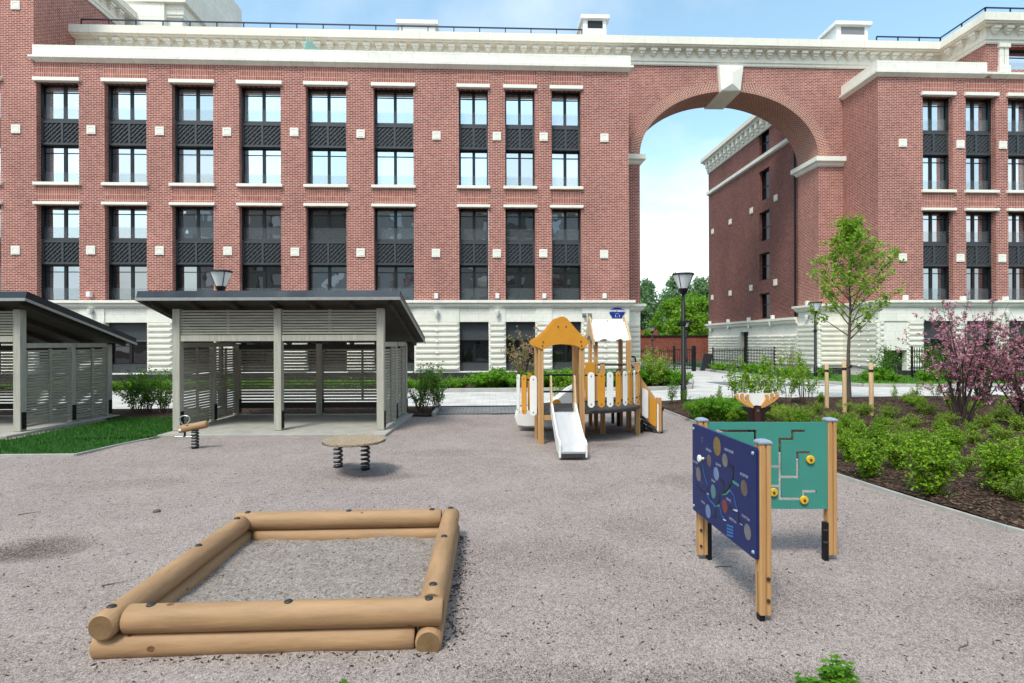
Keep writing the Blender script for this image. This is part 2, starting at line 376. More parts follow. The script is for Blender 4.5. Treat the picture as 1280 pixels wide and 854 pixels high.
M['l_purple'] = leaf_mat('bronze_leaf', (.075, .03, .022), (.13, .17, .03), .3)
M['chip'] = leaf_mat('bark_chip', (.035, .018, .012), (.17, .105, .07), .0)
M['litter'] = leaf_mat('dry_litter', (.010, .006, .004), (.07, .042, .026), .0)
M['stonebit'] = leaf_mat('gravel_grain', (.16, .135, .128), (.52, .455, .435), .0)
# ================================================================== the setting
FY, AY, AB = 26.4, 29.1, 31.1         # facade plane, set-back / arch plane, back of the arch
def sheet(name, poly, z, m, kind='structure', label=None, cat=None):
    mb = MB(); mb.add([(x, y, z) for x, y in poly], [tuple(range(len(poly)))]); o = mb.build(name, m)
    return tag(o, label, cat, None, kind)
M['earth'] = ground_mat('earth', [(.2, (.03, .022, .015)), (.5, (.075, .055, .038)), (.8, (.14, .105, .075))], (1.5, .3), .5, .02, 30)
M['gravel'] = ground_mat('gravel', [(.24, (.052, .038, .033)), (.35, (.158, .122, .110)), (.46, (.262, .212, .193)), (.60, (.34, .284, .262)), (.76, (.49, .425, .395))], (9, .7), .5, .006, 185,
    patch=[(-4.1, 5.0, .60, .34, .18), (-1.5, 7.45, .75, .32, .10), (1.3, 7.95, .6, .45, .06), (1.25, 2.75, 1.0, .28, .10), (1.8, 3.6, .7, .5, .05), (2.9, 6.8, .8, .6, .08), (1.2, 6.3, .5, .3, .05), (-.6, 8.9, 1.2, .35, .05), (-4.9, 7.2, 1.3, .4, .05), (.4, 4.6, .9, .5, .05), (3.7, 3.6, .5, .35, .07), (-3.4, 3.2, .8, .3, .06), (2.2, 9.3, .7, .3, .06), (1.5, 5.2, .4, .6, .04), (0.2, 2.9, .5, .2, .07)])
M['sand'] = ground_mat('sand', [(.22, (.07, .055, .046)), (.36, (.190, .156, .137)), (.5, (.275, .233, .208)), (.66, (.335, .29, .262)), (.8, (.42, .37, .335))], (6, 1.4), .8, .02, 95)
M['mulch'] = ground_mat('mulch', [(.28, (.012, .007, .005)), (.45, (.045, .025, .018)), (.6, (.095, .06, .042)), (.75, (.17, .115, .085))], (16, 1.2), 1.0, .05, 38)
M['paver'] = paver_mat('paver', (.50, .48, .455), (.58, .56, .53), (.36, .345, .33), .4, .2, .008)
M['paver_dark'] = paver_mat('paver_dark', (.17, .175, .18), (.22, .225, .23), (.08, .08, .08), .2, .1, .012)
M['lawnsoil'] = mat('lawn_soil', (.012, .06, .006), .95, var=.4, vscale=8)

sheet('terrain', [(-400, -400), (400, -400), (400, 900), (-400, 900)], -.10, M['earth'])
# the gravel yard is a gently uneven grid
def edge_x(y):            # right hand edge of the gravel against the planting bed
    pts = [(-8, 7.4), (3.6, 5.35), (4.95, 4.93), (6.0, 4.75), (7.15, 4.62), (9.5, 4.53), (13.9, 4.55)]
    for (a, xa), (b, xb) in zip(pts, pts[1:]):
        if y <= b: return xa + (xb - xa) * (y - a) / (b - a)
    return pts[-1][1]
from mathutils import noise as mn
def gz(x, y):
    h = .022 * mn.noise(Vector((x * .7, y * .7, 3))) + .014 * mn.noise(Vector((x * 2.3, y * 2.3, 9))) + .007 * mn.noise(Vector((x * 5.5, y * 5.5, 2)))
    for cx, cy, rx, ry, dp in ((-4.1, 5.0, .65, .38, .05), (-1.5, 7.5, .7, .35, .03), (1.3, 7.95, .7, .5, .03)):
        q = ((x - cx) / rx) ** 2 + ((y - cy) / ry) ** 2
        h -= dp * math.exp(-q)
    return h
mb = MB(); ny = 220; nx = 220; pts = []
for j in range(ny + 1):
    y = -8 + 21.9 * (j / ny); xr = edge_x(y)
    for i in range(nx + 1):
        t = i / nx; x = -12 + (xr + 12) * t
        pts.append((x, y, gz(x, y) - .02))
mb.add(pts, [(j*(nx+1)+i, j*(nx+1)+i+1, (j+1)*(nx+1)+i+1, (j+1)*(nx+1)+i) for j in range(ny) for i in range(nx)], 0, True)
tag(mb.build('gravel_ground', M['gravel']), kind='structure')
sheet('gravel_ground_far', [(-60, -60), (-12, -60), (-12, 13.9), (-60, 13.9)], -.02, M['gravel'])
sheet('gravel_ground_far', [(-12, -60), (60, -60), (60, -8), (-12, -8)], -.02, M['gravel'])
# light paver path running along the building and out through the arch
sheet('path', [(-60, 15.0), (60, 15.4), (60, 19.8), (17.2, 19.8), (14.3, 20.4), (13.3, 24), (12.9, 29), (13.0, 62), (10.9, 62), (10.4, 29), (9.2, 24), (7.6, 19.9), (5.5, 19.3), (-60, 19.3)], .0, M['paver'])
sheet('path_strip', [(-1.35, 13.55), (1.2, 13.55), (1.2, 14.98), (-1.35, 14.98)], -.004, M['paver_dark'])
sheet('path_band', [(9.6, 20.6), (13.9, 20.9), (11.0, 23.2), (9.4, 23.2)], .006, M['paver_dark'])
# right planting bed: mulch mounded a little
def bed_z(x, y): return .03 + .10 * min(1, max(0, (x - edge_x(y)) / 2.2)) + .035 * mn.noise(Vector((x * .9, y * .9, 1))) + .02 * mn.noise(Vector((x * 3, y * 3, 5)))
mb = MB(); pts = []; nx, ny = 90, 90
for j in range(ny + 1):
    y = -8 + 23.55 * (j / ny); xr = edge_x(y)
    for i in range(nx + 1):
        x = xr + 24 * (i / nx) ** 1.6; pts.append((x, y, bed_z(x, y)))
mb.add(pts, [(j*(nx+1)+i, j*(nx+1)+i+1, (j+1)*(nx+1)+i+1, (j+1)*(nx+1)+i) for j in range(ny) for i in range(nx)], 0, True)
tag(mb.build('mulch_ground', M['mulch']), kind='structure')
sheet('mulch_ground_behind', [(1.24, 13.93), (5.4, 13.93), (5.4, 14.95), (1.24, 14.95)], .012, M['mulch'])
sheet('mulch_ground_shelter', [(-9.5, 13.2), (-1.4, 13.2), (-1.4, 14.95), (-9.5, 14.95)], .01, M['mulch'])
sheet('mulch_ground_left', [(-40, 13.2), (-9.5, 13.2), (-9.5, 14.95), (-40, 14.95)], .01, M['mulch'])
sheet('facade_bed', [(-40, 19.5), (5.4, 19.5), (7.4, 20.0), (9.0, 24), (10.2, 29), (10.5, 34), (8.1, 34), (8.1, 29.2), (7, 26.5), (-40, 26.5)], .03, M['mulch'])
sheet('facade_bed_right', [(14.6, 20.4), (17.3, 19.95), (60, 19.95), (60, 26.5), (19, 26.5), (17.6, 29), (17.6, 44), (13.2, 44), (13.1, 29), (13.5, 24)], .03, M['lawnsoil'])
def kerb(name, pts, w=.09, h=.07, m='kerb'):
    mb = MB()
    for a, b in zip(pts, pts[1:]):
        mb.bar((a[0], a[1], h / 2 - .06), (b[0], b[1], h / 2 - .06), w, h + .12)
    return tag(mb.build(name, M[m], bevel=.008), kind='structure')
kerb('kerb', [(edge_x(y), y) for y in (-8, -2, 2, 3.6, 4.3, 4.95, 6.0, 7.15, 8.2, 9.5, 11.5, 13.9)], .035, .03)
kerb('kerb', [(-40, 19.4), (5.45, 19.4), (7.5, 19.95), (9.1, 24), (10.3, 29), (10.7, 40)], .18, .13)
kerb('kerb', [(60, 19.87), (17.25, 19.87), (14.45, 20.35), (13.4, 24), (13.0, 29), (13.1, 44)], .18, .12)
kerb('kerb', [(-1.38, 13.3), (-1.38, 15.0)], .08, .07)
kerb('kerb', [(5.3, 15.42), (40, 15.42)], .1, .06)
LAWN = [(-16, 8.25), (-7.1, 8.60), (-5.60, 8.64), (-6.35, 10.28), (-6.35, 13.1), (-9.0, 13.1), (-9.02, 10.3), (-16, 10.3)]
LAWN = [(-16, 8.5)] + [tuple(gr(px, py)[:2]) for px, py in ((-60, 569), (0, 569.5), (94, 568.6), (150, 556), (203, 545.5))] + [(-6.33, 10.35), (-6.33, 13.15), (-8.72, 13.15), (-8.9, 10.35), (-16, 10.3)]
sheet('lawn', LAWN, .015, M['lawnsoil'])
kerb('lawn_kerb', [(-16, 8.5)] + LAWN[1:6], .035, .02)

# ================================================================== the brick building
B = thing('apartment_building', 'long red brick apartment building with cream stone trim and a tall arched passage', 'building', (-6, FY, 0))
fnF = lambda u, v, d: (u, FY + d, v)
fnA = lambda u, v, d: (u, AY + d, v)
zb0 = zY(490, 385, FY)        # top of smooth frieze
zBrick = zY(490, 375.8, FY)   # brick starts on top of the stone band
zPb, zPt = zY(490, 84.5, FY), zY(490, 65.4, FY)   # parapet band
rows = dict(capA=(zY(490, 109, FY), zY(490, 104.5, FY)), silA=(zY(490, 235.5, FY), zY(490, 231.8, FY)), capB=(zY(490, 259, FY), zY(490, 255.6, FY)),
            spA=(zY(490, 186, FY + .3), zY(490, 157, FY + .3)), spB=(zY(490, 331.5, FY + .3), zY(490, 302.5, FY + .3)))
def wx(a, b): return (xY(a, FY), xY(b, FY))
bays = [wx(-52, 1.0), wx(46, 99), wx(131.3, 183.5), wx(215.5, 267), wx(299.5, 351.3), wx(383, 433.3), wx(467.5, 517.5), wx(574, 610.5), wx(632, 669), wx(690, 726.5)]
rbays = [wx(1154, 1191.5), wx(1207.8, 1245), wx(1260.5, 1298), wx(1314, 1351), wx(1368, 1405)]
XL, XTOW, XR = xY(-420, FY), xY(43, FY), xY(786, FY)
XRW = xY(1098, FY); XRU = xY(1233, FY); XRE = XRU + 14
zTow = 20.15; z0 = 0.0
def slots(bb):
    hs = []
    for a, b in bb:
        hs.append((a, b, rows['silA'][1] - .02, rows['capA'][0] + .02)); hs.append((a, b, zBrick, rows['capB'][0] + .02))
    return hs
topR = (xY(1260, FY, 80), xY(1345, FY, 80), zPb + .45, zY(1270, 59, FY))
def brick_front(x0, x1, z1, bb, extra=[]):
    mb = MB(); hs = slots(bb) + list(extra)
    us = [x0, x1] + [h[0] for h in hs] + [h[1] for h in hs]; vs = [zBrick, z1] + [h[2] for h in hs] + [h[3] for h in hs]
    return mb.cells(us, vs, hs, fnF, 0, .62)
w1 = brick_front(XTOW, XR, zPb, bays[1:]); w1.build('wall', M['brick'], B)
tg = []
for dz in (0, 9.2): pass
brick_front(XL, XTOW, zTow, bays[:1]).build('wall', M['brick'], B)
mbT = MB(); mbT.box(XTOW - .6, XTOW, FY + .62, 32.4, zPb - .4, zTow); mbT.box(XL, XTOW - .6, 32.0, 32.4, zPb, zTow); mbT.build('wall', M['brick'], B)
brick_front(XRW, XRE, zPb, rbays).build('wall', M['brick'], B)
zAt = zY(900, 84, AY)
mb = MB(); mb.cells([XRU, topR[0], topR[1], XRE], [zPb, topR[2], topR[3], zAt + .1], [topR], fnF, 0, .62); mb.build('wall', M['brick'], B)
# returns and the set-back upper storey
mb = MB(); mb.box(XR - .62, XR, FY + .62, AY, zb0 + .11, zPb); mb.build('wall', M['brick'], B)
mb = MB(); mb.box(XRW, XRW + .62, FY + .62, AY + .2, zb0 + .11, zPb); mb.box(XRU, XRU + .6, FY + .62, AY + .5, zPb - .5, zY(900, 84, AY) + .1); mb.build('wall', M['brick'], B)
# ---- arch wall
ax0, ax1 = xY(800, AY, 300), xY(1023.3, AY, 300); acx = (ax0 + ax1) / 2; aw = (ax1 - ax0) / 2
zsp = zY(911, 196, AY); zcr = zY(911, 114.5, AY); ah = zcr - zsp
zAt = zY(900, 84, AY)              # underside of the entablature
NA = 48
def arc(k, r=0.0):
    t = PI - PI * k / NA; return (acx + (aw + r) * math.cos(t), zsp + (ah + r) * math.sin(t))
mb = MB()
mb.cells([XTOW, XR + .01 - .02], [zPb - .3, zAt], [], fnA, 0, .5)
mb.cells([XR - .02, ax0], [zb0 + .11, zsp], [], fnA, 0, AB - AY)
mb.cells([ax1, XRW + .62], [zb0 + .11, zsp], [], fnA, 0, AB - AY)
mb.cells([XRW + .62, XRU], [zPb - .3, zAt], [], fnA, 0, .5)
for d in (0, AB - AY):
    mb.add([fnA(XR - .02, zsp, d), fnA(ax0 - .0, zsp, d), fnA(ax0, zAt, d), fnA(XR - .02, zAt, d)], [(0, 1, 2, 3)])
    mb.add([fnA(ax1, zsp, d), fnA(XRW + .62, zsp, d), fnA(XRW + .62, zAt, d), fnA(ax1, zAt, d)], [(0, 1, 2, 3)])
    for k in range(NA):
        a, b = arc(k), arc(k + 1)
        mb.add([fnA(a[0], a[1], d), fnA(b[0], b[1], d), fnA(b[0], zAt, d), fnA(a[0], zAt, d)], [(0, 1, 2, 3)])
mb.build('wall', M['brick'], B)
def ring_mat():
    m = bpy.data.materials.new('brick_arch_ring'); m.use_nodes = True; nt = m.node_tree; N = nt.nodes; L = nt.links; b = N['Principled BSDF']
    tc = N.new('ShaderNodeTexCoord'); t = N.new('ShaderNodeTexBrick'); L.new(tc.outputs['UV'], t.inputs['Vector'])
    t.inputs['Scale'].default_value = 1; t.inputs['Brick Width'].default_value = .27; t.inputs['Row Height'].default_value = .0833; t.inputs['Mortar Size'].default_value = .013
    t.inputs['Color1'].default_value = (.225, .052, .028, 1); t.inputs['Color2'].default_value = (.33, .10, .055, 1); t.inputs['Mortar'].default_value = (.56, .42, .36, 1)
    n = N.new('ShaderNodeTexNoise'); n.inputs['Scale'].default_value = 1.5; n.inputs['Detail'].default_value = 6
    mr = N.new('ShaderNodeMapRange'); mr.inputs['To Min'].default_value = .75; mr.inputs['To Max'].default_value = 1.25; L.new(n.outputs['Fac'], mr.inputs['Value'])
    mu = N.new('ShaderNodeMix'); mu.data_type = 'RGBA'; mu.blend_type = 'MULTIPLY'; mu.inputs['Factor'].default_value = 1
    L.new(t.outputs['Color'], mu.inputs[6]); L.new(mr.outputs['Result'], mu.inputs[7]); L.new(mu.outputs[2], b.inputs['Base Color']); b.inputs['Roughness'].default_value = .85
    return m
M['ring'] = ring_mat()
# soffit + front ring, with UVs that follow the curve
mb = MB(); uv = []; s = 0
for k in range(NA):
    a, b = arc(k), arc(k + 1); ao, bo = arc(k, .56), arc(k + 1, .56); ds = math.hypot(b[0] - a[0], b[1] - a[1])
    p = .035
    mb.add([fnA(a[0], a[1], -p), fnA(b[0], b[1], -p), fnA(bo[0], bo[1], -p), fnA(ao[0], ao[1], -p)], [(0, 1, 2, 3)]); uv += [(0, s), (0, s + ds), (.54, s + ds), (.54, s)]
    mb.add([fnA(a[0], a[1], -p), fnA(b[0], b[1], -p), fnA(b[0], b[1], AB - AY), fnA(a[0], a[1], AB - AY)], [(3, 2, 1, 0)]); uv += [(2.03, s), (2.03, s + ds), (0, s + ds), (0, s)]
    mb.add([fnA(ao[0], ao[1], -p), fnA(bo[0], bo[1], -p), fnA(bo[0], bo[1], 0), fnA(ao[0], ao[1], 0)], [(0, 1, 2, 3)]); uv += [(0, s), (0, s + ds), (.03, s + ds), (.03, s)]
    s += ds
ro = mb.build('arch_ring', M['ring'], B); ul = ro.data.uv_layers.new(name='UVMap')
for i, (x, y) in enumerate(uv): ul.data[i].uv = (x, y)
# keystone
kx0, kx1 = xY(899.5, AY), xY(924.5, AY); kt0, kt1 = xY(896.5, AY), xY(928.5, AY); kc = (kx0 + kx1) / 2; kzb = zcr - .10; kzt = zAt + .02
mb = MB()
fr = [(kx0, kzb), (kx1, kzb), (kt1, kzt), (kt0, kzt)]
def shr(q, f): cx = kc; cz = (kzb + kzt) / 2; return [(cx + (u - cx) * f, cz + (v - cz) * f) for u, v in q]
A_, B_, C_ = fr, shr(fr, .94), [(kc, kzb + .45), (kc, kzt - .55)]
pts = [fnA(u, v, -.10) for u, v in A_] + [fnA(u, v, -.24) for u, v in B_] + [fnA(kc, kzb + .35, -.42), fnA(kc, kzt - .5, -.42)] + [fnA(u, v, AB - AY + .05) for u, v in A_]
mb.add(pts, [(0,1,5,4),(1,2,6,5),(2,3,7,6),(3,0,4,7),(4,5,8),(5,6,9,8),(6,7,9),(7,4,8,9),(10,11,1,0),(11,12,2,1),(12,13,3,2),(13,10,0,3)])
mb.build('keystone', M['stone_plain'], B)
# imposts
def band(mb, x0, x1, y0, y1, z0, h, prof):       # moulded ring round a box: prof = [(out, z fraction)...]
    for (p0, f0), (p1, f1) in zip(prof, prof[1:]):
        a = [(x0-p0, y0-p0), (x1+p0, y0-p0), (x1+p0, y1+p0), (x0-p0, y1+p0)]; b = [(x0-p1, y0-p1), (x1+p1, y0-p1), (x1+p1, y1+p1), (x0-p1, y1+p1)]
        mb.add([(x, y, z0 + h * f0) for x, y in a] + [(x, y, z0 + h * f1) for x, y in b], [(0,1,5,4),(1,2,6,5),(2,3,7,6),(3,0,4,7)])
    q = prof[-1][0]; mb.add([(x0-q, y0-q, z0+h), (x1+q, y0-q, z0+h), (x1+q, y1+q, z0+h), (x0-q, y1+q, z0+h)], [(0,1,2,3)])
    q = prof[0][0]; mb.add([(x0-q, y0-q, z0), (x1+q, y0-q, z0), (x1+q, y1+q, z0), (x0-q, y1+q, z0)], [(3,2,1,0)])
ip = [(.02, 0), (.10, .12), (.16, .35), (.28, .5), (.28, 1)]
mb = MB(); band(mb, XR + .02, ax0, AY, AB, zsp - .5, .5, ip); mb.build('impost', M['stone_plain'], B)
mb = MB(); band(mb, ax1, XRW - .03, AY, AB, zsp - .5, .5, ip); mb.build('impost', M['stone_plain'], B)

# ---- parapet bands (terrace edge)
def parapet(x0, x1, ya, xs0, xs1, y_end, name='parapet'):
    mb = MB()
    mb.box(x0 - .1, x1 + .1, ya - .10, ya + .3, zPb + .22, zPt - .001)
    band(mb, x0 - .0, x1 + .0, ya, ya + .5, zPb - .02, .24, [(.02, 0), (.12, .3), (.22, .55), (.22, 1)])
    if xs0: mb.box(x0 - .1, x0 + .3, ya + .3, y_end, zPb + .22, zPt - .002); band(mb, x0, x0 + .4, ya + .5, y_end, zPb - .021, .24, [(.02, 0), (.12, .3), (.21, .55), (.21, 1)])
    if xs1: mb.box(x1 - .3, x1 + .1, ya + .3, y_end, zPb + .22, zPt - .002); band(mb, x1 - .4, x1, ya + .5, y_end, zPb - .021, .24, [(.02, 0), (.12, .3), (.21, .55), (.21, 1)])
    mb.box(x0 + .3, x1 - .3, ya + .3, y_end, zPb - .1, zPb + .1)
    return mb.build(name, M['stone'], B)
parapet(XTOW + .11, XR, FY, False, True, AY - .01)
parapet(XRW, XRU - .12, FY, True, False, AY - .01)
mb = MB(); band(mb, XRU + .34, XRE, FY, FY + .3, zPb - .022, .24, [(.02, 0), (.12, .3), (.22, .55), (.22, 1)]); mb.build('parapet', M['stone'], B)

# ---- main cornice, swept with mitred corners
za = zAt; zbt = zY(900, 61.6, AY - .35); zf0 = zY(900, 56, AY - .6); zf1 = zY(900, 46.8, AY - .6)
prof = [(.05, za), (.10, za + .06), (.10, za + .16), (.16, za + .20), (.16, zbt - .02), (.44, zbt), (.44, zbt + .06), (.36, zbt + .065), (.36, zbt + .11), (.54, zbt + .115), (.54, zf0 - .07), (.44, zf0 - .065), (.44, zf0 - .01), (.62, zf0), (.62, zf1), (-.8, zf1 + .02)]
def sweep(path, prof, m, name, parent):
    mb = MB(); n = len(path)
    outs = [[path[i](p) for i in range(n)] for p, z in prof]
    for k in range(len(prof) - 1):
        for i in range(n - 1):
            a, b, c, d = outs[k][i], outs[k][i+1], outs[k+1][i+1], outs[k+1][i]
            mb.add([(*a, prof[k][1]), (*b, prof[k][1]), (*c, prof[k+1][1]), (*d, prof[k+1][1])], [(0, 1, 2, 3)])
    for i in (0, n - 1): mb.add([(*outs[k][i], prof[k][1]) for k in range(len(prof))], [tuple(range(len(prof)))])
    return mb.build(name, m, parent)
cor = sweep([lambda p: (XTOW + .01, AY - p), lambda p: (XRU - p, AY - p), lambda p: (XRU - p, FY - p), lambda p: (XRE, FY - p)], prof, M['stone_corn'], 'cornice', B)
brm = MB()
hb = (zbt - za - .22)
for (w, pr, a, b) in ((.38, .28, .76, 1.0), (.27, .20, .57, .77), (.16, .13, .42, .58), (.08, .07, .34, .43)):
    brm.box(-w/2 * .92, w/2 * .92, -pr, .02, hb * a, hb * b - .004)
brk = brm.build('bracket', M['stone_plain'], cor, local=True); first = True
def place_br(x, y, rz):
    global first
    o = brk if first else copy_tree(brk, parent=cor)
    first = False; o.location = (x - ORG[B.name].x, y - ORG[B.name].y, za + .2); o.rotation_euler = (0, 0, rz)
xs = [XTOW + .5 + .655 * i for i in range(71)]
nb = int((XRU - .6 - XTOW) / .655)
for i in range(nb): place_br(XTOW + 1.6 + (XRU - 1.0 - XTOW - 1.6) * i / (nb - 1), AY - .16, 0)
for y in (FY + .35, FY + 1.1, FY + 1.85): place_br(XRU - .16, y, -PI / 2)
for i in range(7): place_br(XRU + .25 + .66 * i, FY - .16, 0)
# tower cornice (on the tall left end) and the cream attic block behind it
tprof = [(p, z - za + zTow - .05) for p, z in prof]
cor2 = sweep([lambda p: (XL, FY - p), lambda p: (XTOW + p, FY - p), lambda p: (XTOW + p, 32.4 + p), lambda p: (XTOW - 5, 32.4 + p)], tprof, M['stone_corn'], 'cornice', B)
for y in (27, 27.7, 28.4, 29.1, 29.8, 30.5, 31.2, 31.9):
    o = copy_tree(brk, parent=cor2); o.location = (XTOW + .16 - ORG[B.name].x, y - FY, zTow + .15); o.rotation_euler = (0, 0, PI / 2)
ax = xY(228, 33.2, 10); zA2 = zY(262, 12, 36)
mb = MB(); mb.box(XTOW - 3, ax, 33.2, 41, zf1 - .3, 26.5); mb.build('attic_block', M['stone'], B)
mb = MB(); mb.box(XTOW - 2, ax - .9, 32.9, 33.19, zf1, 26.4); mb.build('attic_pier', M['stone'], B)
sweep([lambda p: (ax - 6, 33.2 - p), lambda p: (ax + p, 33.2 - p), lambda p: (ax + p, 41 + p)], [(p * .9, z - za + 21.2) for p, z in prof[:6]] + [(.5, 23.2), (-.3, 23.3)], M['stone_corn'], 'attic_cornice', B)
# roof deck, railing, vents
mb = MB(); mb.box(XTOW, XRE, AY + .79, AB, zf1 - .35, zf1 - .1); mb.box(XTOW, XR, AB + .001, 43, zf1 - .35, zf1 - .1); mb.box(XL, XTOW - .1, FY + .7, 32, zTow + 1.0, zTow + 1.2); mb.build('roof', M['roof_grey'], B)
def railing(pts, h, step, name):
    mb = MB()
    for (a, b) in zip(pts, pts[1:]):
        a, b = Vector(a), Vector(b); mb.bar(a + Vector((0, 0, h)), b + Vector((0, 0, h)), .05, .06)
        n = max(1, int((b - a).length / step))
        for i in range(n + 1):
            q = a.lerp(b, i / n); mb.box(q.x - .025, q.x + .025, q.y - .025, q.y + .025, q.z - .05, q.z + h)
    return mb.build(name, M['rail_blue'], B)
railing([(xY(108, AY, 25), AY - .35, zf1), (xY(726, AY, 40), AY - .35, zf1)], .40, 1.35, 'roof_railing')
railing([(xY(1090, AY, 45), AY - .35, zf1), (XRU - .35, AY - .35, zf1), (XRU - .35, FY - .35, zf1), (XRE, FY - .35, zf1)], .36, 1.2, 'roof_railing')
def vent(px0, px1, pb, pt, Y, name, slot=True, cap=.16):
    x0, x1 = xY(px0, Y, pt), xY(px1, Y, pt); zt = zY((px0+px1)/2, pt, Y); ztp = zt - .22
    mb = MB(); mb.box(x0, x1, Y, Y + 1.4, zf1 - .2, ztp); 
    mb.box(x0 - cap, x1 + cap, Y - cap, Y + 1.4 + cap, ztp + .001, zt)
    o = mb.build(name, M['white_vent'], B, bevel=.02)
    if slot:
        m2 = MB(); m2.box(x0 + .25, x1 - .22, Y - .012, Y - .001, ztp - .48, ztp - .06); m2.build('vent_opening', M['frame'] if px0 < 900 else M['roof_grey'], o)
vent(729, 758, 42, 20.0, 30.4, 'roof_vent'); vent(1046, 1085, 48, 28.0, 30.4, 'roof_vent'); vent(499, 544, 33, 26.5, 30.4, 'roof_vent', False)
# green glass fin on the terrace edge
fx = xY(378, FY, 50); mb = MB(); z = zPt
mb.prism([(0, z - .05), (.03, z + .02), (.03, z - .02)], lambda u, v, d: (fx + d, FY + u, v), 0, .01)
mb = MB(); zt_ = zY(375, 45, FY + .4)
mb.prism([(FY + .1, zPt), (FY + 1.6, zPt), (FY + 1.6, zt_ - .1), (FY + .35, zt_ - .1), (FY + .1, zPt + .2)], lambda u, v, d: (fx + d + (u - FY) * .25, u, v), 0, .02); mb.build('glass_fin', M['fin'], B)

# ---- caps, sills, soldier courses
for bi, (a, b) in enumerate(bays + rbays):
    right = bi >= len(bays)
    for key in ('capA', 'silA', 'capB'):
        z0_, z1_ = rows[key]; mb = MB(); mb.box(a - .10, b + .10, FY - .13, FY + .10, z0_, z1_); mb.build('lintel' if key != 'silA' else 'sill', M['stone_plain'], B, bevel=.012)
    for (p, q) in ((rows['capB'][1], rows['silA'][0]), (rows['capA'][1], zPb - .05)):
        mb = MB(); e = .02 if p < rows['silA'][0] else -.06
        mb.box(a + e, b - e, FY - .006, FY + .05, p + .004, q - .004); mb.build('soldier_course', M['brick_soldier'], B)
# ---- windows (one wide and one narrow kind, shared meshes)
def make_window(w, h, gm, gh=.62, top=.28, name='window', parent=B):
    fr = MB(); t = .062
    fr.cells([0, t, w/2 - .07, w/2 + .07, w - t, w], [0, t, h - t, h], [(t, w/2 - .07, t, h - t), (w/2 + .07, w - t, t, h - t)], lambda u, v, d: (u, d, v), 0, .09)
    for xx in ((0, .022), (w - .022, w)): fr.box(xx[0], xx[1], -.20, -.001, 0, h)
    fr.box(.023, w - .023, -.12, -.001, h - .03, h)
    for (a, b) in ((t, w/2 - .07), (w/2 + .07, w - t)):
        fr.box(a + .001, b - .001, .012, .06, h - t - top, h - t - top + .035)
    o = fr.build(name, M['frame'], parent, local=True)
    p = MB()
    for (a, b) in ((t, w/2 - .07), (w/2 + .07, w - t)):
        tl = rnd.uniform(-.006, .006); tl2 = rnd.uniform(-.006, .006)
        p.add([(a, .045 + tl, t), (b, .045 - tl, t), (b, .045 - tl + tl2, h - t), (a, .045 + tl + tl2, h - t)], [(0, 1, 2, 3)])
    p.build('pane', gm, o)
    if gh:
        g = MB(); g.box(.015, w - .015, -.06, -.048, .02, gh); g.build('glass_guard', M['guard'], o)
    return o
def spandrel(w, h, parent=B):
    mb = MB(); n = 2; t = .10
    fn = lambda u, v, d: (u, d, v)
    hol = [(t, w/2 - .05, t, h - t), (w/2 + .05, w - t, t, h - t)]
    mb.cells([0, t, w/2 - .05, w/2 + .05, w - t, w], [0, t, h - t, h], hol, fn, 0, .09)
    mb.box(.004, w - .004, .092, .20, -.05, h + .14)
    for (a, b, c, d_) in hol:
        mb.box(a, b, .075, .088, c, d_)
        ww, hh = b - a, d_ - c; st = .21
        # diagonal fret: raised bars one way, short pegs the other
        k = -hh
        while k < ww:
            x0 = max(0, k); x1 = min(ww, k + hh)
            if x1 - x0 > .08:
                mb.bar((a + x0, .05, c + (x0 - k)), (a + x1, .05, c + (x1 - k)), .05, .06)
                q = x0 + .1
                while q < x1 - .08:
                    mb.bar((a + q - .055, .058, c + (q - k) + .055), (a + q + .055, .058, c + (q - k) - .055), .03, .05); q += .2
            k += st
    return mb.build('spandrel_panel', M['panel'], parent, local=True)
PO = ORG[B.name]
zA1, zA0 = rows['capA'][0], rows['silA'][1]; zB1 = rows['capB'][0]
protoW = {}
def put_window(x0, x1, z0_, z1_, gm, yoff=.45, gh=.62, top=.28):
    w, h = x1 - x0, z1_ - z0_; key = (round(w, 1), round(h, 1), gm.name, gh)
    if key not in protoW: protoW[key] = (make_window(w, h, gm, gh, top), w, h); o = protoW[key][0]
    else: o = copy_tree(protoW[key][0], parent=B)
    o.location = (x0 - PO.x, yoff, z0_); o.scale = (w / protoW[key][1], 1, h / protoW[key][2])
protoS = {}
def put_span(x0, x1, z0_, z1_):
    w, h = x1 - x0, z1_ - z0_; key = (round(w, 1), round(h, 1))
    if key not in protoS: protoS[key] = (spandrel(w, h), w); o = protoS[key][0]
    else: o = copy_tree(protoS[key][0], parent=B)
    o.location = (x0 - PO.x, .26, z0_); o.scale = (w / protoS[key][1], 1, 1)
for bi, (a, b) in enumerate(bays + rbays):
    right = bi >= len(bays)
    GA = M['g_warm'] if bi == 3 else (M['g_sky'], M['g_blind'], M['g_sky'])[bi % 3]
    GA2 = M['g_warm'] if bi == 3 else (M['g_blind'], M['g_sky'], M['g_mid'])[bi % 3]
    GB = M['g_mid'] if bi in (1, 2) or right else M[('g_dark', 'g_blue', 'g_deep')[(bi * 2 + 1) % 3]]
    GC = M[('g_deep', 'g_dark', 'g_blue')[(bi * 5 + bi // 3) % 3]]
    put_window(a + .01, b - .01, rows['spA'][1] + .10, zA1 + .0, GA); put_span(a + .004, b - .004, *rows['spA'])
    put_window(a + .01, b - .01, zA0 - .01, rows['spA'][0] - .02, GA2)
    put_window(a + .01, b - .01, rows['spB'][1] + .06, zB1, GB); put_span(a + .004, b - .004, *rows['spB'])
    put_window(a + .01, b - .01, zBrick + .02, rows['spB'][0] - .02, GC)
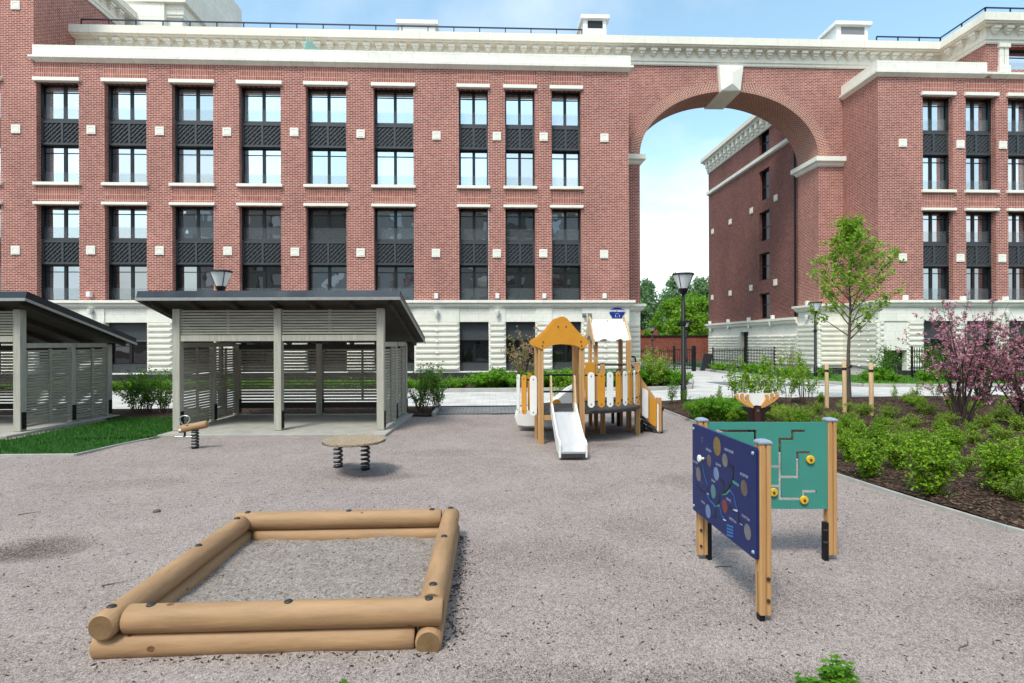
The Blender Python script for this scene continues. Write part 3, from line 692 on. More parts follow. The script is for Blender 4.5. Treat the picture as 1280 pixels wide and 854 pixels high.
# big upper window on the right with its stone column
put_window(topR[0], topR[1], topR[2], topR[3], M['g_sky'], .4, .62)
mb = MB(); cx = xY(1253.5, FY, 80)
mb.box(cx - .24, cx - .02, FY - .10, FY + .4, zPb + .6, topR[3] - .1); mb.box(cx + .02, cx + .24, FY - .10, FY + .4, zPb + .6, topR[3] - .1); mb.box(cx - .29, cx + .29, FY - .16, FY + .4, topR[3] - .099, zAt + .02); mb.box(cx - .29, cx + .29, FY - .16, FY + .4, zPb + .225, zPb + .599)
mb.build('pilaster', M['stone'], B, bevel=.02)
# ---- small square stone tiles in the brick
tm = MB(); tm.box(-.2, .2, -.05, .02, -.2, .2); tm.box(-.14, .14, -.062, -.05, .11, .14); tm.box(-.14, .14, -.062, -.05, -.14, -.11); tm.box(-.14, -.11, -.062, -.05, -.11, .11); tm.box(.11, .14, -.062, -.05, -.11, .11); tm.box(-.055, .055, -.058, -.05, -.055, .055)
TP = [(20,7),(20.5,161.5),(114.5,162.5),(200,164),(284,165),(368,165.5),(451,167.6),(545.7,169.8),(621,170.7),(679.5,171.4),(755.4,172.6),(20,313),(114,313),(200,313.5),(285,314),(369,315),(451,316),(545,316.5),(621,317),(679,317),(755,318),(1128,179),(1200,180.5),(1253,181.5),(1128,322),(1200,322.5),(1252,323),(1307,182),(1307,323)]
t0 = tm.build('stone_tile', M['stone_plain'], B, local=True)
for i, (px, py) in enumerate(TP):
    o = t0 if i == 0 else copy_tree(t0, parent=B); p = onY(px, py, FY); o.location = (p.x - PO.x, 0, p.z)

# ---- stone base: band, frieze, rusticated courses, dark windows
zr1 = zY(490, 402.6, FY); zr0 = .02
obays = bays + rbays
bprof = [(.04, zb0 - .02), (.10, zb0 + .03), (.16, zb0 + .10), (.16, zBrick - .16), (.26, zBrick - .12), (.26, zBrick + .005), (.0, zBrick + .012)]
sweep([lambda p: (XL, FY - p), lambda p: (XR + p, FY - p), lambda p: (XR + p, AY - p), lambda p: (ax0 + p, AY - p), lambda p: (ax0 + p, AB + p)], bprof, M['stone'], 'stone_band', B)
sweep([lambda p: (ax1 - p, AB + p), lambda p: (ax1 - p, AY - p), lambda p: (XRW - p, AY - p), lambda p: (XRW - p, FY - p), lambda p: (XRE, FY - p)], bprof, M['stone'], 'stone_band', B)
door = wx(1104, 1133)
def base_front(x0, x1, bb, extra=[]):
    mb = MB(); hs = [(a, b, .35, zr1) for a, b in bb] + list(extra)
    us = [x0, x1] + [h[0] for h in hs] + [h[1] for h in hs]; vs = [-.2, zb0 + .2] + [h[2] for h in hs] + [h[3] for h in hs]
    mb.cells(us, vs, hs, fnF, 0, .55)
    return mb
base_front(XL, XR, bays).build('stone_base', M['stone'], B)
base_front(XRW, XRE, rbays, [(door[0], door[1], .0, zY(1118, 438, FY))]).build('stone_base', M['stone'], B)
mb = MB(); mb.box(XR - .5, XR, FY + .55, AY + .1, -.2, zb0 + .1); mb.box(XR - .02, ax0, AY, AB, -.2, zb0 + .1); mb.build('stone_base', M['stone'], B)
mb = MB(); mb.box(ax1, XRW + .5, AY, AB, -.2, zb0 + .1); mb.box(XRW, XRW + .5, FY + .55, AY, -.2, zb0 + .1); mb.build('stone_base', M['stone'], B)
# raised frieze piers
def piers(x0, x1, bb):
    e = [x0] + [v for a, b in bb if a > x0 - .1 for v in (a, b)] + [x1]; return [(e[i], e[i+1]) for i in range(0, len(e), 2) if e[i+1] - e[i] > .05]
for (a, b) in piers(XL, XR, bays) + piers(XRW, XRE, rbays):
    mb = MB(); mb.box(a + (.02 if a > XL else 0), b - .02 if b not in (XR,) else b, FY - .045, FY - .001, zr1 - .0, zb0 - .03); mb.build('frieze', M['stone'], B)
def rust(mb, fn, u0, u1, diamonds=True, zlo=.32, zhi=None):
    zhi = zhi or zr1 - .02; n = 9; ph = (zhi - zlo) / n
    for k in range(n):
        z1_ = zhi - k * ph; z0_ = z1_ - ph + .006
        L_ = u1 - u0; nb_ = max(1, round(L_ / 1.5)); 
        cuts = [u0 + L_ * i / nb_ for i in range(nb_ + 1)]
        if k % 2 and L_ > 2.0: cuts = [u0] + [(cuts[i] + cuts[i+1]) / 2 for i in range(nb_)] + [u1]
        for a, b in zip(cuts, cuts[1:]):
            a += .003; b -= .003; o = .085; s1 = min(.13, (b - a) * .3)
            q = [(a, z0_), (b, z0_), (b, z1_), (a, z1_)]; r = [(a + s1, z0_ + ph * .52), (b - s1, z0_ + ph * .52), (b - s1 * .25, z1_ - .02), (a + s1 * .25, z1_ - .02)]
            mb.add([fn(u, v, 0) for u, v in q] + [fn(u, v, -o) for u, v in r], [(4,5,6,7),(0,1,5,4),(1,2,6,5),(2,3,7,6),(3,0,4,7)])
        if diamonds:
            for c in cuts[1:-1]:
                zc = z0_ + ph * .5; s_ = ph * .42
                mb.add([fn(c - s_, zc, -.05), fn(c, zc - s_, -.05), fn(c + s_, zc, -.05), fn(c, zc + s_, -.05), fn(c, zc, -.15)], [(0,1,4),(1,2,4),(2,3,4),(3,0,4)])
def rpier(fn, a, b, parent=B, *k):
    mb = MB(); rust(mb, fn, a, b, *k); mb.build('rusticated_pier', M['stone_plain'], parent)
for (a, b) in piers(XL, XR, bays): rpier(fnF, a, b)
for (a, b) in piers(XRW, XRE, rbays):
    if a < door[0] < b: rpier(fnF, a, door[0]); rpier(fnF, door[1], b)
    else: rpier(fnF, a, b)
rpier(fnA, XR, ax0); rpier(fnA, ax1, XRW)
rpier(lambda u, v, d: (ax1 + d, u, v), AY, AB); rpier(lambda u, v, d: (XRW + d, u, v), FY, AY)
mb = MB(); mb.box(XL, XR + .03, FY - .1, FY - .02, -.3, .30); mb.box(XRW - .03, XRE, FY - .1, FY - .02, -.3, .28); mb.box(ax1 - .1, XRW, AY - .1, AY - .02, -.3, .30); mb.build('plinth', M['plinth'], B)
for (a, b) in obays:
    x0_, x1_ = a + .005, b - .005; w = x1_ - x0_
    for q0, q1 in ((zr1 - .88, zr1 - .002), (.36, .75)):
        mb = MB(); mb.box(x0_, x1_, FY + .26, FY + .34, q0, q1); mb.build('metal_panel', M['panel'], B)
    put_window(x0_, x1_, .76, zr1 - .885, M['g_base'], .32, 0, .2)
mb = MB(); mb.box(door[0] + .02, door[1] - .02, FY + .3, FY + .36, 0, zY(1118, 438, FY)); mb.build('door', M['frame'], B)
# two little wall cameras on the frieze
for px in (730, 737):
    p = onY(px, 394, FY); mb = MB(); mb.box(p.x - .06, p.x + .06, FY - .24, FY - .04, p.z - .05, p.z + .05); mb.box(p.x - .10, p.x + .1, FY - .07, FY - .046, p.z - .09, p.z + .09); mb.build('wall_camera', M['roof_grey'], B)

# ---- rear wing seen through the arch: its long side wall faces the passage
RX = ax1 + .02; R0, R1 = AB + .02, onX(886, 330, RX + .0).y
RW = thing('apartment_building', 'dark red brick side wing behind the arch with one column of narrow windows', 'building', (RX, R1, 0))
fnR = lambda u, v, d: (RX + d, u, v)
zc_r = onX(886, 217, RX).z; zst = onX(884.5, 246, RX).z; zbr = onX(886, 406.5, RX).z
wy1, wy0 = onX(948.8, 300, RX).y, onX(961.8, 300, RX).y
whs = []
for (ya, yb) in ((163, 195), (212, 250), (264, 301), (316.6, 350), (367, 398)):
    whs.append((wy0, wy1, onX(955, yb, RX).z, onX(955, ya, RX).z))
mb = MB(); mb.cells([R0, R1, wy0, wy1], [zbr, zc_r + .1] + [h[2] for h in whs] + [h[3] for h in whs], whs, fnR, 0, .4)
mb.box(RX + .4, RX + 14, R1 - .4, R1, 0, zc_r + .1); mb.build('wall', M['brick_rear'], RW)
for h in whs:
    fr = MB(); fr.cells([h[0], h[0] + .07, h[1] - .07, h[1]], [h[2], h[2] + .07, h[2] + .9, h[2] + .96, h[3] - .07, h[3]], [(h[0] + .07, h[1] - .07, h[2] + .07, h[2] + .9), (h[0] + .07, h[1] - .07, h[2] + .96, h[3] - .07)], fnR, .22, .3)
    o = fr.build('window', M['frame'], RW)
    p = MB(); p.add([fnR(h[0], h[2], .26), fnR(h[1], h[2], .26), fnR(h[1], h[3], .26), fnR(h[0], h[3], .26)], [(0, 1, 2, 3)]); p.build('pane', M['g_base'], o)
rprof = [(.02, zc_r - .05), (.08, zc_r), (.08, zc_r + .75), (.32, zc_r + .8), (.32, zc_r + .9), (.5, zc_r + 1.0), (.5, zc_r + 1.3), (-.5, zc_r + 1.32)]
rc = sweep([lambda p: (RX - p, R0), lambda p: (RX - p, R1 + p), lambda p: (RX + 12, R1 + p)], rprof, M['stone_corn'], 'cornice', RW)
bm = MB(); bm.box(-.14, .14, -.24, .02, .35, .72); bm.box(-.09, .09, -.15, .02, .12, .35)
b0 = bm.build('bracket', M['stone_plain'], rc, local=True)
for i in range(19):
    o = b0 if i == 0 else copy_tree(b0, parent=rc); o.location = (-.08, R0 + .3 + (R1 - R0 - .5) * i / 18 - R1, zc_r + .04); o.rotation_euler = (0, 0, -PI / 2)
sweep([lambda p: (RX - p, R0), lambda p: (RX - p, R1 + p), lambda p: (RX + 12, R1 + p)], [(.01, zst), (.14, zst + .08), (.14, zst + .3), (.0, zst + .36)], M['stone_plain'], 'string_course', RW)
mb = MB(); d0, d1 = onX(936, 430, RX).y, onX(926, 430, RX).y
mb.cells([R0, R1, d0, d1], [-.2, zbr, onX(931, 415, RX).z], [(d0, d1, -.2, onX(931, 415, RX).z)], fnR, -.03, .4); mb.build('stone_base', M['stone'], RW)
sweep([lambda p: (RX - p, R0), lambda p: (RX - p, R1 + p), lambda p: (RX + 12, R1 + p)], [(.04, zbr - .35), (.16, zbr - .25), (.16, zbr - .1), (.26, zbr - .06), (.26, zbr + .08), (.0, zbr + .09)], M['stone_plain'], 'stone_band', RW)
fnR2 = lambda u, v, d: (RX - .03 + d, u, v); zt_r = onX(890, 421, RX).z
rpier(fnR2, R0, d0, RW, True, .25, zt_r); rpier(fnR2, d1, R1, RW, True, .25, zt_r)
mb = MB(); mb.box(RX + .25, RX + .3, d0, d1, 0, onX(931, 415, RX).z); mb.build('door', M['frame'], RW)
mb = MB(); yy = R0 + .12; mb.tube([(RX - .12, yy, zbr), (RX - .12, yy, zst + 1)], .06, 8); mb.tube([(RX - .12, yy + 3.5, zst + .3), (RX - .12, yy + 3.5, zst + .4)], .05, 6); mb.build('downpipe', M['black_metal'], RW)
mb = MB(); mb.box(RX + .4, RX + 14, R0, R1 - .4, zc_r + .6, zc_r + .9); mb.build('roof', M['roof_grey'], RW)
for i, (px, py) in enumerate(((891, 289.5), (913, 277.5), (939.5, 263.5), (970, 247.5), (890.5, 372), (913, 366.5), (939, 360), (969.5, 353))):
    p = onX(px, py, RX); o = copy_tree(t0, parent=RW); o.location = (0, p.y - R1, p.z); o.rotation_euler = (0, 0, -PI / 2)
# ---- wall lights
def wall_light(loc, rz, kind):
    lab = 'small white wall light standing just above the stone ledge of the red brick facade' if kind == 0 else 'small white cone wall light fixed on the smooth cream stone frieze'
    t = thing('wall_light', lab, 'wall light', loc, 'wall lights above the ledge' if kind == 0 else 'wall lights on the frieze')
    mb = MB()
    if kind == 0: mb.box(-.09, .09, -.22, -.02, -.02, .22)
    else: mb.lathe([(.05, -.14), (.12, .10), (.12, .14)], (0, -.14, 0), 12)
    mb.build('housing', M['white_vent'], t, bevel=.015 if kind == 0 else 0, local=True)
    m2 = MB(); m2.box(-.05, .05, -.05, 0, -.05, .05); m2.build('bracket', M['roof_grey'], t, local=True)
    t.rotation_euler = (0, 0, rz); return t
wl = [None, None]
def put_wl(p, rz, kind):
    if wl[kind] is None: wl[kind] = wall_light(p, rz, kind)
    else: copy_tree(wl[kind], loc=p, rz=rz)
for px, py in ((114, 369), (545.6, 371), (621.6, 371), (680, 371), (755, 371), (1129.5, 373), (1201, 374), (1254, 374.6)):
    p = onY(px, py, FY); put_wl((p.x, FY, p.z - .08), 0, 0)
for px, py in ((115, 390), (546, 392), (621.6, 392), (1257, 393)):
    p = onY(px, py, FY - .05); put_wl((p.x, FY - .045, p.z), 0, 1)
for px, py in ((889, 403), (912, 400), (938, 396), (968, 391.5)):
    p = onX(px, py, RX); put_wl((RX, p.y, zbr + .1), -PI / 2, 0)
for px, py in ((890, 413), (912, 410), (938, 408), (965, 405)):
    p = onX(px, py, RX - .03); put_wl((RX - .03, p.y, p.z), -PI / 2, 1)
for px, py, k in ((1012, 380, 0), (1011, 397, 1)):
    p = onX(px, py, ax1); put_wl((ax1, p.y, p.z - (.05 if k == 0 else 0)), -PI / 2, k)

# ---- the opposite side of the courtyard (behind the camera, mirrored in the windows)
def opp(x0, x1, h, y, label):
    t = thing('apartment_building', label, 'building', (x0, y, 0))
    mb = MB(); us = [x0, x1]; vs = [0, h]; hs = []
    x = x0 + 1.5
    while x < x1 - 2.5:
        z = 1.2
        while z < h - 2.2: hs.append((x, x + 1.6, z, z + 1.7)); z += 3.05
        x += 3.6
    for q in hs: us += q[:2]; vs += q[2:]
    mb.cells(us, vs, hs, lambda u, v, d: (u, y - d, v), 0, .3, back=False); mb.build('wall', M['concrete'], t)
    mb = MB(); mb.box(x0, x1, y - 12, y - .3, 0, h); mb.build('window_strip', M['g_dark'], t)
    mb = MB(); mb.box(x0 - .3, x1 + .3, y - 12, y + .4, h, h + 1); mb.build('cornice', M['stone_plain'], t)
opp(-44, 56, 22, -30, 'brick apartment building closing the yard behind the photographer')
# ================================================================== slatted shelters
def make_shelter():
    t = thing('slatted_shelter', 'grey slatted timber shelter with dark lean-to roof, standing between lawn and gravel', 'shelter', (-2.1, 10.66, 0))
    x0, x1, xm = -6.13, -2.06, -4.11
    y0, y1 = 10.62, 13.10
    mb = MB(); mb.box(x0 - .10, x1 + .21, 10.17, 13.16, -.1, .035); mb.build('floor_slab', M['concrete'], t, bevel=.012)
    def roofz(y): return 2.66 - (y - 10.32) * .285
    P = .145
    def post(x, y, top, w=P):
        mb = MB(); mb.box(x - w/2, x + w/2, y - w/2, y + w/2, .04, top); o = mb.build('post', M['slat_post'], t, bevel=.008)
        m2 = MB(); sx = x + w/2 + .002; m2.box(sx, sx + .012, y - .05, y + .05, .08, .42)
        for zz in (.14, .25, .36): m2.tube([(sx + .012, y, zz), (sx + .022, y, zz)], .014, 6)
        m2.build('foot_plate', M['black_metal'], o); return o
    for x in (x0, xm, x1): post(x, y0 + .07, roofz(y0) - .10)
    for x in (x0, xm, x1): post(x, y1 - .07, roofz(y1) - .10)
    for x in (x0, x1): post(x, (y0 + y1) / 2 + .1, 1.80, .11)
    # front upper slats and beam
    def slat_panel(fn, u0, u1, z0, z1, pitch=.062, h=.036, name='slat_panel', frame=True):
        mb = MB(); z = z0; ui = u0
        while z < z1 - h * .5:
            j = rnd.uniform(-.002, .002)
            mb.add([fn(u0, z + j, 0), fn(u1, z + j, 0), fn(u1, z + j, .022), fn(u0, z + j, .022), fn(u0, z + h + j, 0), fn(u1, z + h + j, 0), fn(u1, z + h + j, .022), fn(u0, z + h + j, .022)],
                   [(0,3,2,1),(4,5,6,7),(0,1,5,4),(1,2,6,5),(2,3,7,6),(3,0,4,7)]); z += pitch
        n = max(1, int((u1 - u0) / .95))
        for i in range(1, n + 1):                # thin battens the slats are screwed to
            u = u0 + (u1 - u0) * i / (n + 1)
            mb.add([fn(u - .025, z0, .024), fn(u + .025, z0, .024), fn(u + .025, z0, .06), fn(u - .025, z0, .06), fn(u - .025, z1, .024), fn(u + .025, z1, .024), fn(u + .025, z1, .06), fn(u - .025, z1, .06)],
                   [(0,3,2,1),(4,5,6,7),(0,1,5,4),(1,2,6,5),(2,3,7,6),(3,0,4,7)])
        return mb.build(name, M['slat'], t)
    fy = y0 + .03
    for a, b in ((x0 + P/2, xm - P/2), (xm + P/2, x1 - P/2)):
        slat_panel(lambda u, v, d: (u, fy + d, v), a + .004, b - .004, 1.965, 2.46, .055, .038)
        mb = MB(); mb.box(a + .002, b - .002, fy - .01, fy + .05, 1.825, 1.945); mb.build('beam', M['slat_post'], t, bevel=.005)
    # back wall
    for a, b in ((x0 + P/2, xm - P/2), (xm + P/2, x1 - P/2)):
        slat_panel(lambda u, v, d: (u, y1 - .06 + d, v), a + .004, b - .004, .36, 1.62, .072, .048)
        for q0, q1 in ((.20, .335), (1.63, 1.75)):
            mb = MB(); mb.box(a + .002, b - .002, y1 - .11, y1 - .03, q0, q1); mb.build('beam', M['shed_shaded'], t, bevel=.005)
    # side walls
    ymid = (y0 + y1) / 2 + .1
    for x, sg in ((x0 - .03, 1), (x1 + .02, 1)):
        for a, b in ((y0 + P + .004, ymid - .06), (ymid + .06, y1 - P - .004)):
            slat_panel(lambda u, v, d: (x + d, u, v), a, b, .10, 1.68, .058, .043)
            mb = MB(); mb.box(x - .004, x + .05, a - .002, b + .002, 1.70, 1.80); mb.build('beam', M['slat_post'], t, bevel=.005)
    # roof: boards below, rafters, sheet metal with drip edges
    rx0, rx1, ry0, ry1 = x0 - .57, x1 + .46, 10.32, 13.40
    za, zb_ = roofz(ry0), roofz(ry1)
    mb = MB(); n = 26
    for i in range(n):
        ya = ry0 + .05 + (ry1 - ry0 - .1) * i / n; yb = ya + (ry1 - ry0 - .1) / n - .006
        mb.add([(rx0+.03, ya, roofz(ya)), (rx1-.03, ya, roofz(ya)), (rx1-.03, yb, roofz(yb)), (rx0+.03, yb, roofz(yb)), (rx0+.03, ya, roofz(ya)+.022), (rx1-.03, ya, roofz(ya)+.022), (rx1-.03, yb, roofz(yb)+.022), (rx0+.03, yb, roofz(yb)+.022)],
               [(0,3,2,1),(4,5,6,7),(0,1,5,4),(1,2,6,5),(2,3,7,6),(3,0,4,7)])
    mb.build('soffit_boards', M['shed_shaded'], t)
    for i in range(7):
        x = rx0 + .22 + (rx1 - rx0 - .44) * i / 6
        mb = MB(); mb.bar((x, ry0 + .12, roofz(ry0 + .12) - .055), (x, ry1 - .1, roofz(ry1 - .1) - .055), .06, .10); mb.build('rafter', M['shed_shaded'], t, bevel=.005)
    mb = MB()
    # wavy sheet: slightly dented front fascia
    nx = 60
    for i in range(nx):
        xa, xb = rx0 + (rx1 - rx0) * i / nx, rx0 + (rx1 - rx0) * (i + 1) / nx
        wa, wb = .010 * mn.noise(Vector((xa * 2.2, 0, 0))), .010 * mn.noise(Vector((xb * 2.2, 0, 0)))
        mb.add([(xa, ry0 - .02 + wa, za + .0), (xb, ry0 - .02 + wb, za + .0), (xb, ry0 + .02 + wb * 2, za + .145), (xa, ry0 + .02 + wa * 2, za + .145)], [(0, 1, 2, 3)], 0, True)
        mb.add([(xa, ry0 + .02 + wa * 2, za + .145), (xb, ry0 + .02 + wb * 2, za + .145), (xb, ry1, zb_ + .13), (xa, ry1, zb_ + .13)], [(0, 1, 2, 3)], 0, True)
    for x in (rx0, rx1):
        mb.add([(x, ry0 - .02, za), (x, ry1, zb_), (x, ry1, zb_ + .13), (x, ry0 + .02, za + .145)], [(0, 1, 2, 3)])
    mb.add([(rx0, ry1, zb_), (rx1, ry1, zb_), (rx1, ry1, zb_ + .13), (rx0, ry1, zb_ + .13)], [(0, 1, 2, 3)])
    rf = mb.build('roof', M['roof_metal'], t)
    mb = MB(); mb.box(rx0 - .012, rx1 + .012, ry0 - .04, ry0 - .018, za - .045, za + .012)
    for x in (rx0 - .012, rx1 + .002):
        mb.bar((x + .005, ry0 - .03, za - .015), (x + .005, ry1 + .01, zb_ - .015), .016, .05)
    mb.build('edge_trim', M['roof_trim'], rf)
    return t
sh = make_shelter(); sh.location = (-2.22, 10.93, 0); sh.rotation_euler = (0, 0, R(-2.2)); sh['label'] = 'grey slatted timber shelter with a dark lean-to roof, whole and right of the other one'
sh2 = copy_tree(sh, loc=(-2.22 - 7.21, 10.93 + .25, 0), label='grey slatted timber shelter cut off by the left edge, beside the green lawn')

# ================================================================== sandbox
t = thing('sandbox', 'square sandbox framed by two layers of round tan logs with black bolt caps', 'sandbox', (-1.3, 4.05, 0))
X0, X1, Y0, Y1, r = -2.305, -.285, 3.20, 5.10, .080
def log(p, q, rr=r, along='x', capA=True):
    p, q = Vector(p), Vector(q); d = (q - p).normalized(); mb = MB(); n = 22; e = .012
    L_ = (q - p).length; k = 14
    pts = [p] + [p + d * e] + [p.lerp(q, i / k) for i in range(1, k)] + [q - d * e] + [q]
    rad = [rr - e] + [rr * (1 + .006 * math.sin(i * 1.7 + p.x * 5)) for i in range(len(pts) - 2)] + [rr - e]
    mb.tube(pts, rad, n, 0, caps=False)
    m0 = len(mb.v)
    for c, s_ in ((pts[0], -1), (pts[-1], 1)):
        u = d.orthogonal().normalized(); w = d.cross(u)
        ring = [c + (u * math.cos(2*PI*j/n) + w * math.sin(2*PI*j/n)) * (rr - e) for j in range(n)]
        mb.add(ring, [tuple(range(n))], 1)
    # a few knots let into the surface
    for _ in range(2):
        f_ = rnd.uniform(.08, .92); a = rnd.uniform(-1.0, 1.6); c = p.lerp(q, f_)
        side = Vector((d.y, -d.x, 0)); side = side if (side.y < 0 or abs(side.y) < .1) else -side
        nrm = (side * math.cos(a) + Vector((0, 0, 1)) * math.sin(a)).normalized(); w = d.cross(nrm); c2 = c + nrm * (rr + .0012)
        s1 = rnd.uniform(.008, .017)
        mb.add([c2 + d * math.cos(2*PI*j/8) * s1 * 1.5 + w * math.sin(2*PI*j/8) * s1 - nrm * (.0015) for j in range(8)], [tuple(range(8))], 2)
    return mb.build('log', [M['log'] if along == 'x' else M['logY'], M['log_end'], M['knot']], t)
zt, zl = .172, .026
log((X0 + 2*r + .004, Y0 + r, zt), (X1, Y0 + r, zt))                       # front, upper
log((X0 - .005, Y0 + r, zl), (X1 - 2*r - .006, Y0 + r, zl))                # front, lower
log((X1 - r, Y0 + 2*r + .004, zt), (X1 - r, Y1, zt), along='y')            # right, upper
log((X1 - r, Y0 - .01, zl), (X1 - r, Y1 - 2*r, zl), along='y')             # right, lower
log((X0, Y1 - r, zt), (X1 - 2*r - .004, Y1 - r, zt))                       # back, upper
log((X0 + 2*r + .004, Y1 - r, zl), (X1, Y1 - r, zl))                       # back, lower
log((X0 + r, Y0 - .02, zt), (X0 + r, Y1 - 2*r - .004, zt), along='y')      # left, upper
log((X0 + r, Y0 + 2*r + .004, zl), (X0 + r, Y1, zl), along='y')            # left, lower
bolt = None
for (x, y) in ((X0 + .30, Y0 + r), ((X0 + X1) / 2 + .09, Y0 + r), (X1 - .085, Y0 + r), (X1 - r, Y0 + .27), (X1 - r, Y0 + 1.12), (X1 - r, Y1 - .05), (X0 + .1, Y1 - r), ((X0 + X1)/2, Y1 - r), (X1 - .25, Y1 - r), (X0 + r, Y0 + .07), (X0 + r, Y0 + 1.02), (X0 + r, Y1 - .25)):
    zz = zt + r
    if bolt is None:
        mb = MB(); mb.lathe([(.024, -.006), (.026, .002), (.020, .0065), (0.0, .008)], (0, 0, 0), 14); bolt = mb.build('bolt_cap', M['black_plastic'], t, local=True); o = bolt
    else: o = copy_tree(bolt, parent=t)
    o.location = (x - ORG[t.name].x, y - ORG[t.name].y, zz)
mb = MB(); nx = 60; pts = []
def hs(x, y): return .045 + .03 * mn.noise(Vector((x * 1.6, y * 1.6, 2))) + .018 * mn.noise(Vector((x * 5, y * 5, 4))) + .008 * mn.noise(Vector((x * 14, y * 14, 4)))
for j in range(nx + 1):
    for i in range(nx + 1):
        x = X0 + .1 + (X1 - X0 - .2) * i / nx; y = Y0 + .1 + (Y1 - Y0 - .2) * j / nx; pts.append((x, y, hs(x, y) - .02))
mb.add(pts, [(j*(nx+1)+i, j*(nx+1)+i+1, (j+1)*(nx+1)+i+1, (j+1)*(nx+1)+i) for j in range(nx) for i in range(nx)], 0, True)
tag(mb.build('sand', M['sand']), 'grey brown sand filling the log sandbox', 'sand', None, 'stuff')

# ================================================================== spring toys
def spring_pts(x, y, z0, z1, R_, turns, n=14): return [(x + R_ * math.cos(2*PI*k/n), y + R_ * math.sin(2*PI*k/n), z0 + (z1 - z0) * k / (turns * n)) for k in range(turns * n + 1)]
t = thing('spring_table', 'round pale plank disc standing on two thick coil springs', 'spring toy', (-2.2, 7.6, 0))
c = Vector((-1.92, 7.55)); r0 = onY(443, 548, 7.55).x
cx = r0; mb = MB(); n = 11; Rr = .412
for i in range(n):
    a = -Rr + 2 * Rr * i / n + .006; b = -Rr + 2 * Rr * (i + 1) / n - .006
    # planks run along a slanted direction
    def chord(u): return math.sqrt(max(0, Rr * Rr - u * u))
    us = [a + (b - a) * k / 4 for k in range(5)]
    poly = [(u, chord(u)) for u in us] + [(u, -chord(u)) for u in reversed(us)]
    ang = R(38); ca, sa = math.cos(ang), math.sin(ang)
    mb.prism(poly, lambda u, v, d: (cx + u * ca - v * sa, 7.55 + u * sa + v * ca, d), .430, .455)
mb.build('plank_top', M['plank'], t)
mb = MB(); mb.bar((cx - .34, 7.56, .412), (cx + .34, 7.50, .412), .09, .03); mb.lathe([(.41, .424), (.425, .427)], (cx, 7.55, 0), 32); mb.build('under_frame', M['black_metal'], t)
for px, py in ((421.5, 584), (455.8, 586)):
    p = gr(px, py); mb = MB(); mb.tube(spring_pts(p.x, p.y + .05, -.03, .40, .055, 7), .0165, 7); mb.build('coil_spring', M['spring'], t)
    mb = MB(); mb.lathe([(.062, -.03), (.062, .02)], (p.x, p.y + .05, 0), 14); mb.lathe([(.06, .385), (.06, .402)], (p.x, p.y + .05, 0), 14); mb.build('spring_clamp', M['black_metal'], t)

p = gr(242, 560)
t = thing('spring_rider', 'tan log spring rider with a silver loop handle and foot pegs by the shelter post', 'spring toy', (p.x, p.y, 0))
sx, sy = p.x, p.y + .05
mb = MB(); mb.tube(spring_pts(sx, sy, -.02, .285, .05, 6), .015, 7); mb.build('coil_spring', M['spring'], t)
mb = MB(); mb.lathe([(.055, .285), (.055, .30)], (sx, sy, 0), 12); mb.lathe([(.055, -.03), (.055, .01)], (sx, sy, 0), 12); mb.build('spring_clamp', M['black_metal'], t)
a, b = onY(224, 537, sy), onY(259.5, 530, sy); dd = (b - a).normalized()
mb = MB(); rr = .066
mb.tube([a, a + dd * .012, a.lerp(b, .5), b - dd * .03, b - dd * .01, b], [rr - .014, rr, rr, rr, rr * .85, rr * .5], 18); mb.build('log_body', M['log'], t)
mb = MB(); mb.box(a.x + .022, a.x + .07, sy - rr - .004, sy - rr + .002, a.z - .018, a.z + .022); mb.build('sticker', M['white'], t)
h = onY(231, 531, sy)
loop = [(h.x + ox, sy, h.z + oz) for ox, oz in ((-.005, -.04), (-.03, .0), (-.078, .065), (-.085, .11), (-.06, .145), (0, .158), (.06, .145), (.085, .11), (.078, .065), (.03, .0), (.005, -.04))]
mb = MB(); mb.tube(loop, .0105, 8); mb.build('handle', M['chrome'], t)
mb = MB(); mb.bar((h.x + .06, sy - .04, h.z + .0), (h.x + .10, sy - .04, h.z - .05), .03, .03); mb.build('handle_clamp', M['black_plastic'], t)
q = onY(231, 546, sy); mb = MB(); mb.box(q.x - .012, q.x + .012, sy - .015, sy + .015, q.z, a.z - .02); mb.build('peg_post', M['black_metal'], t)
mb = MB(); mb.tube([(q.x - .15, sy - .02, q.z + .005), (q.x - .02, sy - .02, q.z)], .014, 8); mb.tube([(q.x + .03, sy - .02, q.z), (q.x + .16, sy - .02, q.z - .002)], .014, 8); mb.build('foot_peg', M['chrome'], t)

# deer spring rider peeking over the panel
p = onY(945.5, 512, 7.05)
t = thing('deer_rider', 'dark brown deer head spring rider with flat tan antlers, behind the teal panel', 'spring toy', (p.x, 7.05, 0))
dx, dy = p.x, 7.05
fn = lambda u, v, d: (dx + u, dy + d, v)
k = .01045
def P2(l): return [((x - 945.5) * k, CAMZ - (y - 427) * k + .003) for x, y in l]
head = P2([(926,511.5),(930,510.5),(935,513.2),(939,510.8),(945.5,509.5),(952,510.8),(956,513.2),(961,510.5),(964.5,511.5),(961.5,516.5),(956,519),(955.5,527),(953,548),(938,548),(935.5,527),(935,519),(929,516.5)])
mb = MB(); mb.prism(head, fn, -.02, .02); mb.build('head', M['deerbrown'], t)
mb = MB(); mb.prism(P2([(942.5,512),(948.5,512),(949.5,522),(948.5,548),(942.5,548),(941.5,522)]), fn, -.035, -.021); mb.build('nose_strip', M['maroon'], t)
mb = MB(); mb.prism(P2([(926,494.5),(964,494.5),(972,495.5),(958,511),(933,511),(918,495.5)]), fn, -.004, .012); mb.build('antler_back', M['white'], t)
